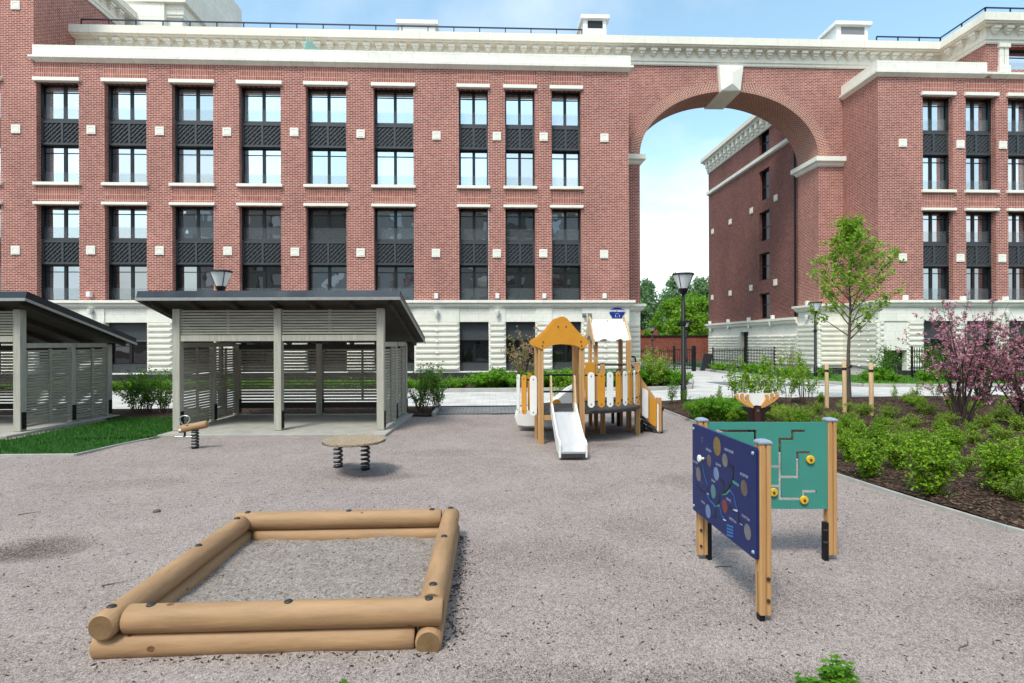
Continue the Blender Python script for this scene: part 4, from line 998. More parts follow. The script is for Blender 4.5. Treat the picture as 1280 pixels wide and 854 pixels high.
for s_ in (1, -1):
    A = [(937.5,512.2),(930.5,508.8),(924,505.2),(918.4,500.5),(916.8,496.5),(919,494.5),(921.2,495.2),(921.4,500),(924,503.2),(925.2,502),(923.8,498),(924.3,495),(927,493.9),(928.2,495.5),(927.6,499),(929,503.6),(931,505),(931.5,502.8),(930.2,499.5),(931.4,496.2),(934.4,495.4),(935,497),(933.8,500),(936,504),(940,509.5),(940.5,513)]
    if s_ < 0: A = [(1891 - x, y) for x, y in reversed(A)]
    mb = MB(); mb.prism(P2(A), fn, -.03, -.006); mb.build('antler', M['antler'], t)
mb = MB(); mb.tube([(dx, dy - .022, p.z - .01), (dx, dy - .045, p.z - .01)], .02, 10); mb.build('bolt', M['chrome'], t)
mb = MB(); mb.prism([(-.10, .62), (.10, .62), (.16, .45), (.16, .33), (-.16, .33), (-.16, .45)], fn, .03, .55); mb.build('body', M['deerbrown'], t, bevel=.01)
mb = MB(); mb.prism([(-.05, .5), (.05, .5), (.075, .8), (-.075, .8)], fn, .021, .12); mb.build('neck', M['deerbrown'], t)
mb = MB(); mb.tube(spring_pts(dx, dy + .25, -.03, .33, .07, 6), .018, 7); mb.build('coil_spring', M['spring'], t)

# ================================================================== activity panel
t = thing('activity_panel', 'corner activity panel with blue planet board and teal maze board on tan posts', 'play panel', (2.0, 4.2, 0))
PF = gr(954, 776.5, 0); PL = gr(879, 699, 0); PR = gr(1037.5, 699.5, 0)
HW = .0375
pf = (onY(965, 700, PF.y).x - HW, PF.y + HW); pl = (onY(885.5, 690, PL.y).x - HW, PL.y + HW); pr_ = (onY(1047, 690, PR.y).x - HW, PR.y + HW)
ztop = 1.132
def prof_post(x, y, zb, zt_, yaw=0, foot=(0, 0)):
    # square laminated post with a groove down the middle of each face
    w, g, gd = HW, .006, .010
    q = []
    for sx_, sy_ in ((1, 0), (0, 1), (-1, 0), (0, -1)):
        tx, ty = -sy_, sx_
        for a_, dp in ((-w + .006, 0), (-g, 0), (-g, gd), (g, gd), (g, 0), (w - .006, 0)):
            q.append((sx_ * (w - dp) + tx * a_, sy_ * (w - dp) + ty * a_))
    ca, sa = math.cos(yaw), math.sin(yaw)
    mb = MB(); mb.prism(q, lambda u, v, d: (x + u * ca - v * sa, y + u * sa + v * ca, d), zb, zt_); o = mb.build('post', M['glulam'], t)
    mb = MB(); W = w + .006
    ring = lambda e, z: [(x + a * (W - e) * ca - b * (W - e) * sa, y + a * (W - e) * sa + b * (W - e) * ca, z) for a, b in ((-1,-1),(1,-1),(1,1),(-1,1))]
    mb.add(ring(0, zt_ + .001) + ring(0, zt_ + .016) + ring(.012, zt_ + .026) + ring(.04, zt_ + .033), [(3,2,1,0),(0,1,5,4),(1,2,6,5),(2,3,7,6),(3,0,4,7),(4,5,9,8),(5,6,10,9),(6,7,11,10),(7,4,8,11),(8,9,13,12),(9,10,14,13),(10,11,15,14),(11,8,12,15),(12,13,14,15)])
    mb.build('post_cap', M['capgrey'], o, bevel=.004)
    mb = MB(); fx_, fy_ = foot
    mb.box(x + fx_ - .017, x + fx_ + .017, y + fy_ - .022, y + fy_ + .022, -.06, .30); mb.build('steel_foot', M['black_metal'], o)
    return o
po = prof_post(*pf, .035, ztop, .0, (-.018, .0)); 
m2 = MB()
for zz in (.13, .27): m2.tube([(pf[0] + .012, pf[1] - HW, zz), (pf[0] + .012, pf[1] - HW - .01, zz)], .012, 10)
m2.build('bolt', M['spring'], po)
po = prof_post(*pl, .035, ztop, .0, (.050, -.015)); m2 = MB()
for zz in (.11, .24): m2.tube([(pl[0] - .025, pl[1] - HW, zz), (pl[0] - .025, pl[1] - HW - .01, zz)], .011, 8)
m2.build('bolt', M['spring'], po)
po = prof_post(*pr_, .035, ztop, .0, (-.053, -.015)); m2 = MB()
for zz in (.14, .24): m2.tube([(pr_[0] - .072, pr_[1] - .03, zz), (pr_[0] - .045, pr_[1] - .03, zz)], .010, 8)
m2.build('bolt', M['spring'], po)
# blue board on the outer (left) face: from the front post to the left post
n0 = Vector((pf[0] - HW - .004, pf[1] - .025)); n1 = Vector((pl[0] - HW - .004, pl[1] + .05))
bd = n1 - n0; BL = bd.length; bd.normalize(); bn = Vector((-bd.y, bd.x))      # points to -X
zb0_, zb1_ = .385, 1.108
fb = lambda u, v, d: (n0.x + bd.x * u + bn.x * d, n0.y + bd.y * u + bn.y * d, v)
rc_ = .02
corner = lambda cx_, cz_, a0: [(cx_ + rc_ * math.cos(R(a0 + 22.5 * i)), cz_ + rc_ * math.sin(R(a0 + 22.5 * i))) for i in range(5)]
poly = corner(BL - rc_, zb1_ - rc_, 0) + corner(rc_, zb1_ - rc_, 90) + corner(rc_, zb0_ + rc_, 180) + corner(BL - rc_, zb0_ + rc_, 270)
# decoration measured on the photograph: board coordinates s (0 at far/left edge .. 1 near/right edge), v (0 top .. 1 bottom)
import functools
def bxy(px, py):
    dray = ray(px, py); A = Vector((n0.x, n0.y)); det = dray.x * (-bd.y) - dray.y * (-bd.x)
    tt = (A.x * (-bd.y) - A.y * (-bd.x)) / det; hit = dray * tt
    u = (Vector((hit.x, hit.y)) - A).dot(bd); return u, CAMZ + hit.z
z3 = lambda x, y: bxy(860 + x * 110 / 553, 530 + y * 170 / 854)
mb = MB(); mb.prism(poly, fb, 0, .018)
cols = [M['blue']]
def pm(name, c1, c2=None, sc=9):
    m = mat(name, c1, .45, color2=c2, vscale=sc) if c2 else mat(name, c1, .45); cols.append(m); return len(cols) - 1
gold = pm('print_gold', (.16, .10, .03), (.24, .16, .05)); sand_ = pm('print_sand', (.12, .11, .10), (.20, .19, .17)); ice = pm('print_ice', (.10, .17, .34), (.17, .24, .40)); teal_p = pm('print_green', (.05, .15, .18), (.09, .24, .22))
red_ = pm('print_red', (.14, .02, .02), (.2, .03, .03)); brown_ = pm('print_brown', (.09, .06, .05), (.17, .12, .10)); lightb = pm('print_lightblue', (.02, .13, .38)); slot_ = pm('slot_painted_shade', (.003, .003, .004)); greenl = pm('print_green_line', (.04, .25, .22)); wht = pm('print_white', (.5, .56, .7)); grey_ = pm('print_grey', (.12, .12, .13), (.20, .19, .19))  # slot strips lie flat, the shade inside cut slots painted dark
def disc(cx_, cy_, hw, hh, mi, rot=0):      # zoom px centre and half sizes
    u0, v0 = z3(cx_, cy_); ua, _ = z3(cx_ + hw, cy_); rx_ = abs(ua - u0); _, vb = z3(cx_, cy_ + hh); ry_ = abs(vb - v0)
    pts = [fb(u0 + rx_ * math.cos(2*PI*j/24), v0 + ry_ * math.sin(2*PI*j/24), .0192) for j in range(24)]
    mb.add(pts, [tuple(range(24))], mi)
def strip(l, w, mi, d=.0196):
    q = [z3(*p) for p in l]
    for (u0, v0), (u1, v1) in zip(q, q[1:]):
        L_ = math.hypot(u1-u0, v1-v0) or 1; ex, ey = (u1-u0)/L_*w*.4, (v1-v0)/L_*w*.4; nx_, ny_ = -(v1-v0)/L_*w/2, (u1-u0)/L_*w/2
        mb.add([fb(u0-ex+nx_, v0-ey+ny_, d), fb(u1+ex+nx_, v1+ey+ny_, d), fb(u1+ex-nx_, v1+ey-ny_, d), fb(u0-ex-nx_, v0-ey-ny_, d)], [(0,1,2,3)], mi)
for a in ((198,140,24,60,gold),(148,230,14,38,brown_),(248,228,18,42,sand_),(80,315,16,44,sand_),(193,313,18,42,ice),(174,424,16,44,teal_p),(247,516,18,42,red_),(370,402,22,50,brown_),(141,548,16,42,ice),(392,678,22,50,grey_)): disc(*a)
for yy in (635, 655, 675, 695): strip([(262, yy), (300, yy + 12)], .014, lightb)
strip([(60,270),(104,372)], .006, sand_)
strip([(106,250),(114,310),(138,390)], .011, lightb); strip([(138,390),(139,440)], .013, slot_)
strip([(68,382),(95,415),(132,438)], .013, slot_); strip([(132,438),(152,480),(195,520)], .012, lightb)
strip([(275,255),(300,275),(298,340),(278,390),(250,430),(226,440)], .017, slot_); strip([(214,348),(237,362),(238,420)], .013, slot_)
strip([(226,442),(255,440),(280,415)], .013, greenl); strip([(300,362),(334,385)], .02, greenl); strip([(215,435),(212,480),(192,515)], .014, slot_); strip([(180,515),(215,512)], .012, greenl)
strip([(188,530),(189,582)], .012, slot_); strip([(168,576),(188,586)], .011, slot_); strip([(215,520),(228,575),(250,600)], .011, lightb); strip([(283,418),(305,450),(322,530)], .012, lightb); strip([(275,522),(310,548)], .014, slot_); strip([(330,540),(334,608),(355,630)], .013, slot_)
strip([(300,540),(328,545)], .013, wht); strip([(238,600),(254,606)], .009, wht); strip([(345,625),(358,634)], .009, wht); strip([(135,436),(144,442)], .01, wht)
# printed names of the planets
def text_into(mb, body, fnp, size, mi=0, align='CENTER', bold=0):
    cu = bpy.data.curves.new('t', 'FONT'); cu.body = body; cu.size = size; cu.align_x = align; cu.align_y = 'CENTER'; cu.offset = bold; cu.resolution_u = 2
    o = bpy.data.objects.new('t', cu); COL.objects.link(o); bpy.context.view_layer.update()
    me = bpy.data.meshes.new_from_object(o.evaluated_get(bpy.context.evaluated_depsgraph_get()))
    mb.add([fnp(v.co.x, v.co.y) for v in me.vertices], [tuple(p.vertices) for p in me.polygons], mi)
    bpy.data.objects.remove(o); bpy.data.curves.remove(cu); bpy.data.meshes.remove(me)
for tx, x, y in (('ВЕНЕРА',145,166),('МЕРКУРИЙ',273,170),('САТУРН',60,240),('ЗЕМЛЯ',205,258),('УРАН',174,358),('ЮПИТЕР',370,325),('МАРС',272,478),('ЛУНА',110,494),('НЕПТУН',298,606),('ПЛУТОН',380,590)):
    u0, v0 = z3(x, y); text_into(mb, tx, lambda a, b: fb(u0 - a, v0 + b, .0194), .026, wht)
strip([(108,82),(101,92),(101,105),(108,115)], .006, sand_)
bo = mb.build('blue_board', cols, t)
for u, v in ((.035, zb1_ - .04), (.035, zb0_ + .04), (BL - .03, zb1_ - .04), (BL - .03, zb0_ + .04)):
    m2 = MB(); m2.tube([fb(u, v, .018), fb(u, v, .026), fb(u, v, .03)], [.013, .012, .006], 12); m2.build('bolt_cap', M['capgrey'], bo)
u, v = z3(112, 217); m2 = MB(); m2.tube([fb(u, v, .018), fb(u, v, .042)], .010, 10); m2.tube([fb(u, v, .042), fb(u, v, .046), fb(u, v, .058), fb(u, v, .062)], [.024, .029, .029, .024], 20); m2.build('knob', M['white'], bo)
# teal board: a real slab with the maze slots cut through
m0 = Vector((pl[0] + HW + .002, pl[1] - .012)); m1 = Vector((pr_[0] - HW - .002, pr_[1] - .012)); td = m1 - m0; TL = td.length; td.normalize(); tn = Vector((td.y, -td.x))
ft = lambda u, v, d: (m0.x + td.x * u + tn.x * d, m0.y + td.y * u + tn.y * d, v)
def txy(px, py):
    dray = ray(px, py); A = m0; det = dray.x * (-td.y) - dray.y * (-td.x); tt = (A.x * (-td.y) - A.y * (-td.x)) / det; hit = dray * tt
    return (Vector((hit.x, hit.y)) - A).dot(td), CAMZ + hit.z
zq = lambda x, y: txy(860 + x * 200 / 1068, 480 + y * 160 / 854)
tz0, tz1 = txy(1000, 635.5)[1], txy(1000, 527.5)[1]
sw = .011; holes = []
def slot(a, b):
    (u0, v0), (u1, v1) = zq(*a), zq(*b); holes.append((min(u0, u1) - sw, max(u0, u1) + sw, min(v0, v1) - sw, max(v0, v1) + sw))
slot((190,312),(443,312)); slot((443,312),(443,372))
slot((764,312),(690,312)); slot((690,312),(690,366)); slot((690,366),(608,366)); slot((608,366),(608,764)); slot((608,549),(500,549)); slot((608,618),(725,618)); slot((725,618),(725,455)); slot((725,455),(797,455)); slot((608,678),(520,678)); slot((608,764),(735,764)); slot((766,760),(766,714)); slot((766,714),(842,714))
holes = [(max(.03, a), min(TL - .03, b), c, d) for a, b, c, d in holes]
us = [0, TL] + [h[0] for h in holes] + [h[1] for h in holes]; vs = [tz0, tz1] + [h[2] for h in holes] + [h[3] for h in holes]
mb = MB(); mb.cells(us, vs, holes, ft, 0, .018); tb = mb.build('teal_board', M['teal'], t)
for x, y in ((805, 500), (763, 768), (560, 717)):
    u, v = zq(x, y); m2 = MB(); m2.tube([ft(u, v, .018), ft(u, v, .024), ft(u, v, .034), ft(u, v, .038)], [.030, .0345, .0345, .030], 22); kb = m2.build('knob', M['yellow'], tb)
    m3 = MB(); m3.tube([ft(u, v, .0381), ft(u, v, .046)], .0095, 8); m3.build('bolt', M['spring'], kb)
# ================================================================== play structure (two little roofed towers on one deck)
t = thing('play_structure', 'toddler play structure with orange and white boards, two roofed towers and a white slide', 'play structure', (1.8, 10.2, 0))
DZ = .56
def tpost(px, py, top, w=.095, mname='glulam'):
    p = gr(px, py); mb = MB(); x, y = p.x, p.y + w/2
    g = .006
    q = []
    for sx_, sy_ in ((1, 0), (0, 1), (-1, 0), (0, -1)):
        tx, ty = -sy_, sx_
        for a_, dp in ((-w/2 + .005, 0), (-g, 0), (-g, .009), (g, .009), (g, 0), (w/2 - .005, 0)): q.append((sx_ * (w/2 - dp) + tx * a_, sy_ * (w/2 - dp) + ty * a_))
    mb.prism(q, lambda u, v, d: (x + u, y + v, d), -.05, top); mb.build('post', M[mname], t); return x, y
A0 = tpost(676.5, 555, 1.78); A1 = tpost(672, 548, 1.78)
ya0, ya1 = A0[1], A1[1]; xa0 = A0[0]; xa1 = xY(727, ya0 - .05)
def rawpost(x, y, z0, z1, w=.095):
    mb = MB(); g = .006; q = []
    for sx_, sy_ in ((1, 0), (0, 1), (-1, 0), (0, -1)):
        tx, ty = -sy_, sx_
        for a_, dp in ((-w/2 + .005, 0), (-g, 0), (-g, .009), (g, .009), (g, 0), (w/2 - .005, 0)): q.append((sx_ * (w/2 - dp) + tx * a_, sy_ * (w/2 - dp) + ty * a_))
    mb.prism(q, lambda u, v, d: (x + u, y + v, d), z0, z1); mb.build('post', M['glulam'], t)
rawpost(xa1, ya0, -.05, 1.78); rawpost(xa1 - .03, ya1, -.05, 1.78)
# tower one gables
def gable(y):
    f = lambda x, yy: (lambda p: (p.x, p.z))(onY(600 + x * 260 / 965, 370 + yy * 230 / 854, ya0 - .05))
    l = [(285,247),(262,238),(245,226),(243,214),(250,203),(280,186),(310,160),(340,124),(358,102),(372,96),(388,96),(402,103),(425,130),(450,160),(478,187),(500,203),(503,214),(498,228),(482,242),(466,247),(462,240),(440,230),(410,226),(375,224),(345,227),(315,236),(303,246)]
    poly = [f(*q) for q in l]
    mb = MB(); mb.prism(poly, lambda u, v, d: (u, y + d, v), 0, .018); o = mb.build('roof_gable', M['orange'], t, bevel=.003)
    m2 = MB()
    for q in ((362,143),(398,143),(293,214),(290,232),(468,212),(470,232)):
        u, v = f(*q); m2.tube([(u, y - .009, v), (u, y, v)], .013, 8)
    m2.build('bolt', M['spring'], o); return poly
gp = gable(ya0 - .068); gable(ya1 + .045)
f = lambda x, yy: (lambda p: (p.x, p.z))(onY(600 + x * 260 / 965, 370 + yy * 230 / 854, ya0 - .05))
for side in ((262,226,368,112), (392,112,484,226)):
    (u0, v0), (u1, v1) = f(side[0], side[1]), f(side[2], side[3]); n = 4
    for i in range(n):
        fa, fb_ = i / n + .02, (i + 1) / n - .05
        pa, pb = (u0 + (u1-u0)*fa, v0 + (v1-v0)*fa), (u0 + (u1-u0)*fb_, v0 + (v1-v0)*fb_)
        mb = MB(); mb.prism([pa, pb, (pb[0], pb[1] - .022), (pa[0], pa[1] - .022)], lambda u, v, d: (u, d, v), ya0 - .049, ya1 + .044); mb.build('roof_board', M['orange'], t)
# deck: tower one square plus the wide half-round platform
def deck_poly():
    pts = [(xa0 - .05, ya0 - .03), (xa1 + .05, ya0 - .03)]
    for px, py in ((745, 517.3), (761, 516.8), (775, 515.6), (788, 514), (796, 512.3), (801, 509.6)):
        p = gr(px, py, DZ - .05); pts.append((p.x, p.y))
    e = pts[-1]; pts += [(e[0] + .02, 11.3), (2.9, 11.85), (2.1, 11.85), (1.55, 11.2), (xa0 - .05, 10.7)]
    return pts
dpoly = deck_poly()
mb = MB(); mb.prism(dpoly, lambda u, v, d: (u, v, d), DZ - .05, DZ); mb.build('deck', M['deck'], t, bevel=.004)
mb = MB(); mb.bar((xa0, ya0, DZ - .1), (xa1, ya0, DZ - .1), .06, .09); mb.bar((xa0, ya0, DZ - .1), (xa0, ya1, DZ - .1), .05, .09); mb.bar((xa1, ya0, DZ - .1), (xa1, ya1, DZ - .1), .05, .09); mb.build('deck_beam', M['glulam'], t)
# slide one
sx0, sx1 = xa0 + .255 - .03, xa1 - .10
xs0_, xs1_ = gr(699, 573).x, gr(735.5, 573).x; yb = gr(717, 573).y
cxs = [( (xs0_ + xs1_) / 2 - .012 + 0), ]
def slide_profile(n=22):
    pts = []; y_top = ya0 - .04; y_bot = yb + .03; L_ = y_top - y_bot
    for i in range(n + 1):
        s = i / n
        if s < .08: z = DZ
        else:
            q = (s - .08) / .92
            z = DZ - (DZ - .13) * (1 - (1 - min(q / .74, 1)) ** 1.12) if q < .74 else .13 - .035 * (q - .74) / .26
        pts.append((y_top - L_ * s, z))
    return pts
sp_ = slide_profile(); wd = (xs1_ - xs0_) / 2 - .035; cxm = (xs0_ + xs1_) / 2
mb = MB(); nn = len(sp_)
mb.add([(cxm - wd, y, z) for y, z in sp_] + [(cxm + wd, y, z) for y, z in sp_] , [(i, nn + i, nn + i + 1, i + 1) for i in range(nn - 1)], 0, True)
M['slide_steel'] = mat('slide_steel', (.83, .84, .86), .22, metal=.55, var=.05, vscale=3, stretch=(8, 1, 1))
y, z = sp_[-1]; mb.add([(cxm - wd, y, z), (cxm + wd, y, z), (cxm + wd, y + .02, z - .05), (cxm - wd, y + .02, z - .05)], [(0, 1, 2, 3)])
sl = mb.build('slide', M['slide_steel'], t)
for sg, xx in ((-1, cxm - wd - .032), (1, cxm + wd + .002)):
    top = [(y, z + (.16 if i > 3 else .17) * (1 if i < nn - 6 else .95)) for i, (y, z) in enumerate(sp_)]
    top[-1] = (top[-1][0] + .01, top[-1][1] - .05); top[-2] = (top[-2][0], top[-2][1] - .012)
    bot = [(y, max(.0, z - .075)) for y, z in sp_]; bot[-1] = (bot[-1][0] + .005, 0.0); bot[-2] = (bot[-2][0], .0)
    m2 = MB(); n_ = nn
    m2.add([(xx, y, z) for y, z in top] + [(xx, y, z) for y, z in bot] + [(xx + .03, y, z) for y, z in top] + [(xx + .03, y, z) for y, z in bot],
      [(i, i+1, n_+i+1, n_+i) for i in range(n_-1)] + [(2*n_+i, 3*n_+i, 3*n_+i+1, 2*n_+i+1) for i in range(n_-1)] + [(i, 2*n_+i, 2*n_+i+1, i+1) for i in range(n_-1)] + [(n_+i, n_+i+1, 3*n_+i+1, 3*n_+i) for i in range(n_-1)] + [(0, n_, 3*n_, 2*n_), (n_-1, 3*n_-1, 4*n_-1, 2*n_-1)])
    m2.build('slide_side', M['white'], sl, bevel=.004)
m2 = MB(); m2.box(cxm - wd, cxm + wd, yb + .035, yb + .05, 0, .06); m2.build('slide_foot', M['spring'], sl)
# plywood grab boards at the top of the slide
for xx in (cxm - wd - .036, cxm + wd + .004):
    pr = [(ya0 + .02, DZ), (ya0 + .03, 1.16), (ya0 - .0, 1.20), (ya0 - .07, 1.18), (ya0 - .10, 1.0), (ya0 - .14, .80), (ya0 - .17, .70), (ya0 - .15, DZ)]
    mb = MB(); mb.prism(pr, lambda u, v, d: (xx + d, u, v), 0, .03); mb.build('grab_board', M['ply'], t, bevel=.006)
# back rails
for z in (1.17, .86):
    mb = MB(); mb.tube([(xa0, ya1, z), (xa1 - .03, ya1, z)], .017, 8); mb.build('rail', M['black_metal'], t)
# left balustrade (fence boards round the little balcony)
def fence_board(x, y, z0, z1, w, ang, col, th=.018):
    n = 7; q = [( -w/2, z0 + w*.3), (-w/2 + w*.3, z0), (w/2 - w*.3, z0), (w/2, z0 + w*.3)] + [(w/2 * math.cos(PI * i / n), z1 - w/2 + w/2 * math.sin(PI * i / n)) for i in range(n + 1)]
    ca, sa = math.cos(ang), math.sin(ang)
    mb = MB(); mb.prism(q, lambda u, v, d: (x + u * ca - d * sa, y + u * sa + d * ca, v), -th, 0); o = mb.build('fence_board', M[col], t, bevel=.003)
    m2 = MB()
    for zz in (z0 + .06, z1 - .07):
        a = Vector((x + th * sa, y - th * ca, zz)); m2.tube([a, a + Vector((sa, -ca, 0)) * .007], .011, 8)
    m2.build('bolt', M['spring'], o)
lz0, lz1 = .47, 1.19
xl = xY(648, 9.95)
for px, Y, w, ang, col in ((648.5, 10.05, .105, R(-62), 'white'), (655.3, 9.86, .10, R(-28), 'orange'), (662.5, 10.35, .1, R(15), 'orange'), (666.8, 9.66, .13, R(-12), 'white')):
    fence_board(xY(px, Y, 490), Y, lz0, lz1, w, ang, col)
mb = MB(); mb.tube([(xY(646.5, 10.15), 10.2, 1.10), (xY(648.5, 10.05) + .02, 10.07, 1.10), (xY(655.3, 9.9), 9.9, 1.10), (xa0 - .03, 9.64, 1.10)], .016, 8); mb.tube([(xY(659, 10.37), 10.38, 1.10), (xa0, 10.36, 1.10)], .016, 8); mb.build('rail', M['black_metal'], t)
# second slide, white, running left behind tower one
yS = 10.75; w2 = .5
pr = []
def x_of(px): return xY(px, yS)
tp = [(x_of(720), .90), (x_of(712), .84), (x_of(700), .69), (x_of(689), .56), (x_of(680), .50), (x_of(662), .455), (x_of(650), .43), (x_of(645.5), .36), (x_of(644.0), .22), (x_of(646), .14), (x_of(655), .11), (x_of(690), .11), (x_of(700), .16), (x_of(712), .36), (x_of(722), .56)]
o = None
for yy in (yS, yS + w2):
    mb = MB(); mb.prism(tp, lambda u, v, d: (u, yy + d, v), 0, .03); o2 = mb.build('slide_side', M['white'], t, bevel=.005)
mb = MB(); bedp = [(x_of(722), .60), (x_of(700), .56), (x_of(690), .42), (x_of(672), .26), (x_of(646), .24)]
mb.add([(x, yS + .03, z) for x, z in bedp] + [(x, yS + w2, z) for x, z in bedp], [(i, i+1, 6+i, 5+i) for i in range(4)], 0, True); mb.build('slide', M['slide_steel'], t)
mb = MB(); cxo, czo = x_of(695), .56; mb.prism([(cxo + .085 * math.cos(PI*i/12), czo + .085 * math.sin(PI*i/12)) for i in range(13)], lambda u, v, d: (u, yS - .03 + d, v), 0, .02); mb.build('orange_half_disc', M['orange'], t)
# tower two: posts
B0 = tpost(745.5, 536, 1.82, .08); B1 = tpost(738.5, 531.5, 1.82, .075); B2 = tpost(786.8, 538, 1.82, .09); B3 = tpost(776.5, 532, 1.82, .08)
C0 = tpost(754, 542, 1.36, .085); C1 = tpost(797.5, 542.4, 1.36, .09)
for c_, col in ((C0, 'white'), (C1, 'glulam')):
    mb = MB(); mb.box(c_[0] - .05, c_[0] + .05, c_[1] - .05, c_[1] + .05, 1.361, 1.385); mb.build('post_cap', M['chrome'] if c_ is C0 else M['glulam'], t, bevel=.006)
# tower two roof: white sheets on plywood gables at left and right
yF, yK = 11.0, 11.85
gl = lambda x, yy, Y: (lambda p: (p.x, p.z))(onY(x, yy, Y))
ridge_y = 11.42; zr = zY(767, 400.5, ridge_y); ze = zY(767, 425.5, yF)
xl_, xr_ = xY(745.5, yF, 425), xY(790.5, yF, 425); xlr, xrr = xY(743, ridge_y, 400) , xY(786.5, ridge_y, 400)
xl_ = B0[0] - .045; xr_ = B2[0] + .05
mb = MB(); n = 24
def wave(s): return .05 * (math.sin(PI * (s - .10) / .35) if .10 < s < .45 else math.sin(PI * (s - .57) / .33) if .57 < s < .90 else 0)
for ys, ye in ((yF - .06, ridge_y), (yK + .02, ridge_y)):
    top = []; bot = []
    for i in range(n + 1):
        s = i / n; x = xl_ + (xr_ - xl_) * s; top.append((x, ye, zr + .012)); bot.append((x, ys, ze + wave(s) - .01))
    mb.add(bot + top + [(x, y, z - .014) for x, y, z in bot] + [(x, y, z - .014) for x, y, z in top],
           [(i, i+1, n+2+i, n+1+i) for i in range(n)] + [(2*(n+1)+i, 3*(n+1)+i, 3*(n+1)+i+1, 2*(n+1)+i+1) for i in range(n)] + [(i, 2*(n+1)+i, 2*(n+1)+i+1, i+1) for i in range(n)])
rfo = mb.build('roof_sheet', M['whiteroof'], t)
for s in (.03, .5, .97):
    for q, z in ((.1, 0),):
        x = xl_ + (xr_ - xl_) * s; m2 = MB(); m2.tube([(x, ridge_y - .05, zr - .02), (x, ridge_y - .06, zr - .005)], .012, 8); m2.build('bolt', M['spring'], rfo)
for xx in (xl_ - .03, xr_ + .004):
    pr = [(yF - .10, ze - .10), (yF - .09, ze + .02), (ridge_y - .05, zr + .08), (ridge_y + .0, zr + .08), (ridge_y + .05, zr + .10), (yK + .08, ze + .02), (yK + .09, ze - .10), (yK - .02, ze - .12), (yK - .08, ze - .02), (ridge_y + .1, ze + .10), (ridge_y - .1, ze + .10), (yF + .1, ze - .02), (yF, ze - .12)]
    mb = MB(); mb.prism(pr, lambda u, v, d: (xx + d, u, v), 0, .026); mb.build('roof_gable', M['ply'], t, bevel=.004)
# boards along the curved deck edge
zf0_, zf1_ = .64, 1.26
for px, w, col, ang in ((738.8, .118, 'white', 2), (751.3, .122, 'orange', 6), (762.3, .118, 'white', 10), (772.3, .098, 'orange', 20), (781, .098, 'white', 30), (787.3, .095, 'orange', 42), (792.7, .08, 'white', 58), (797.5, .08, 'orange', 66)):
    lo = [(730, 9.36), (745, 9.38), (761, 9.42), (775, 9.55), (788, 9.74), (796, 9.98), (801, 10.25)]
    for (a, ya), (b, yb2) in zip(lo, lo[1:]):
        if px <= b: Y = ya + (yb2 - ya) * (px - a) / (b - a); break
    fence_board(xY(px, Y, 490), Y, zf0_, zf1_, w, R(ang), col)
rl = [(xa1, ya0)] + [(xY(px, Y, 475), Y + .03) for px, Y in ((745, 9.38), (761, 9.42), (775, 9.55), (788, 9.74), (796, 9.98), (801, 10.25))] + [C1]
for z in (1.20, .74):
    mb = MB(); mb.tube([(x, y, z) for x, y in rl], .015, 8); mb.build('rail', M['black_metal'], t)
# orange side panels
mb = MB(); x0_, x1_ = xY(731.5, 11.0, 460), xY(744, 11.0, 460); mb.box(x0_, x1_, 11.0, 11.018, zY(738, 520, 11.0) + .15, zY(738, 453, 11.0)); mb.build('side_panel', M['orange'], t, bevel=.003)
mb = MB(); x0_, x1_ = xY(722, 10.6, 470), xY(731, 10.6, 470); mb.box(x0_, x1_, 10.6, 10.618, DZ + .05, zY(726, 471, 10.6)); mb.build('side_panel', M['orange'], t, bevel=.003)
# tube handrail with the hooked end
Yh = 10.9
hp = [(747, 456.3), (790, 456.3), (791, 460.5), (793.6, 458.5), (794.6, 453), (793.8, 447.5), (791, 445.6), (788.5, 446)]
mb = MB(); mb.tube([tuple(onY(x, y, Yh)) for x, y in hp], .018, 8); mb.tube([tuple(onY(x, y, Yh)) for x, y in ((769.5, 471), (769.8, 466), (772, 462.5), (776, 461.5))], .018, 8); mb.build('handrail', M['black_metal'], t)
# ramp on the right
Yr = 10.5
def ramp_side(Y, out=True):
    f2 = lambda x, yy: (lambda p: (p.x, p.z))(onY(720 + x * 120 / 569, 380 + yy * 180 / 854, Yr))
    pr = [f2(*q) for q in ((385,465),(490,568),(490,765),(385,670))]
    pr = [(C1[0] + .05, 1.16), (3.30, .64), (3.30, .04), (C1[0] + .05, .42)]
    mb = MB(); mb.prism(pr, lambda u, v, d: (u, Y + d, v), 0, .022); o = mb.build('ramp_side', M['glulam'], t, bevel=.003); return o
M['rampwood'] = M['glulam']
ramp_side(Yr + .03); ramp_side(Yr + .68)
f2 = lambda x, yy: (lambda p: (p.x, p.z))(onY(720 + x * 120 / 569, 380 + yy * 180 / 854, Yr))
for l, col in ((((392,498),(422,512),(428,520),(428,676),(418,680),(392,660)), 'white'), (((438,548),(474,572),(478,580),(478,722),(468,728),(436,706)), 'orange'), (((481,590),(490,600),(490,760),(481,752)), 'white')):
    q = [f2(*a) for a in l]; mb = MB(); mb.prism(q, lambda u, v, d: (u, Yr + d, v), 0, .02); o = mb.build('fence_board', M[col], t, bevel=.003)
for yy in (Yr + .05, Yr + .66):
    rawpost(3.345, yy + .0, .02, .68, .085)
    mb = MB(); mb.box(3.393, 3.41, yy - .03, yy + .03, -.03, .42); mb.build('steel_foot', M['black_metal'], t)
mb = MB()
nst = 5
for i in range(nst):
    xa_ = C1[0] + .05 + (3.3 - C1[0] - .05) * i / nst; z = DZ - (DZ) * (i + .6) / nst
    mb.box(xa_, xa_ + (3.3 - C1[0]) / nst + .03, Yr + .053, Yr + .678, max(.0, z - .03), z)
mb.build('ramp_tread', M['deck'], t)
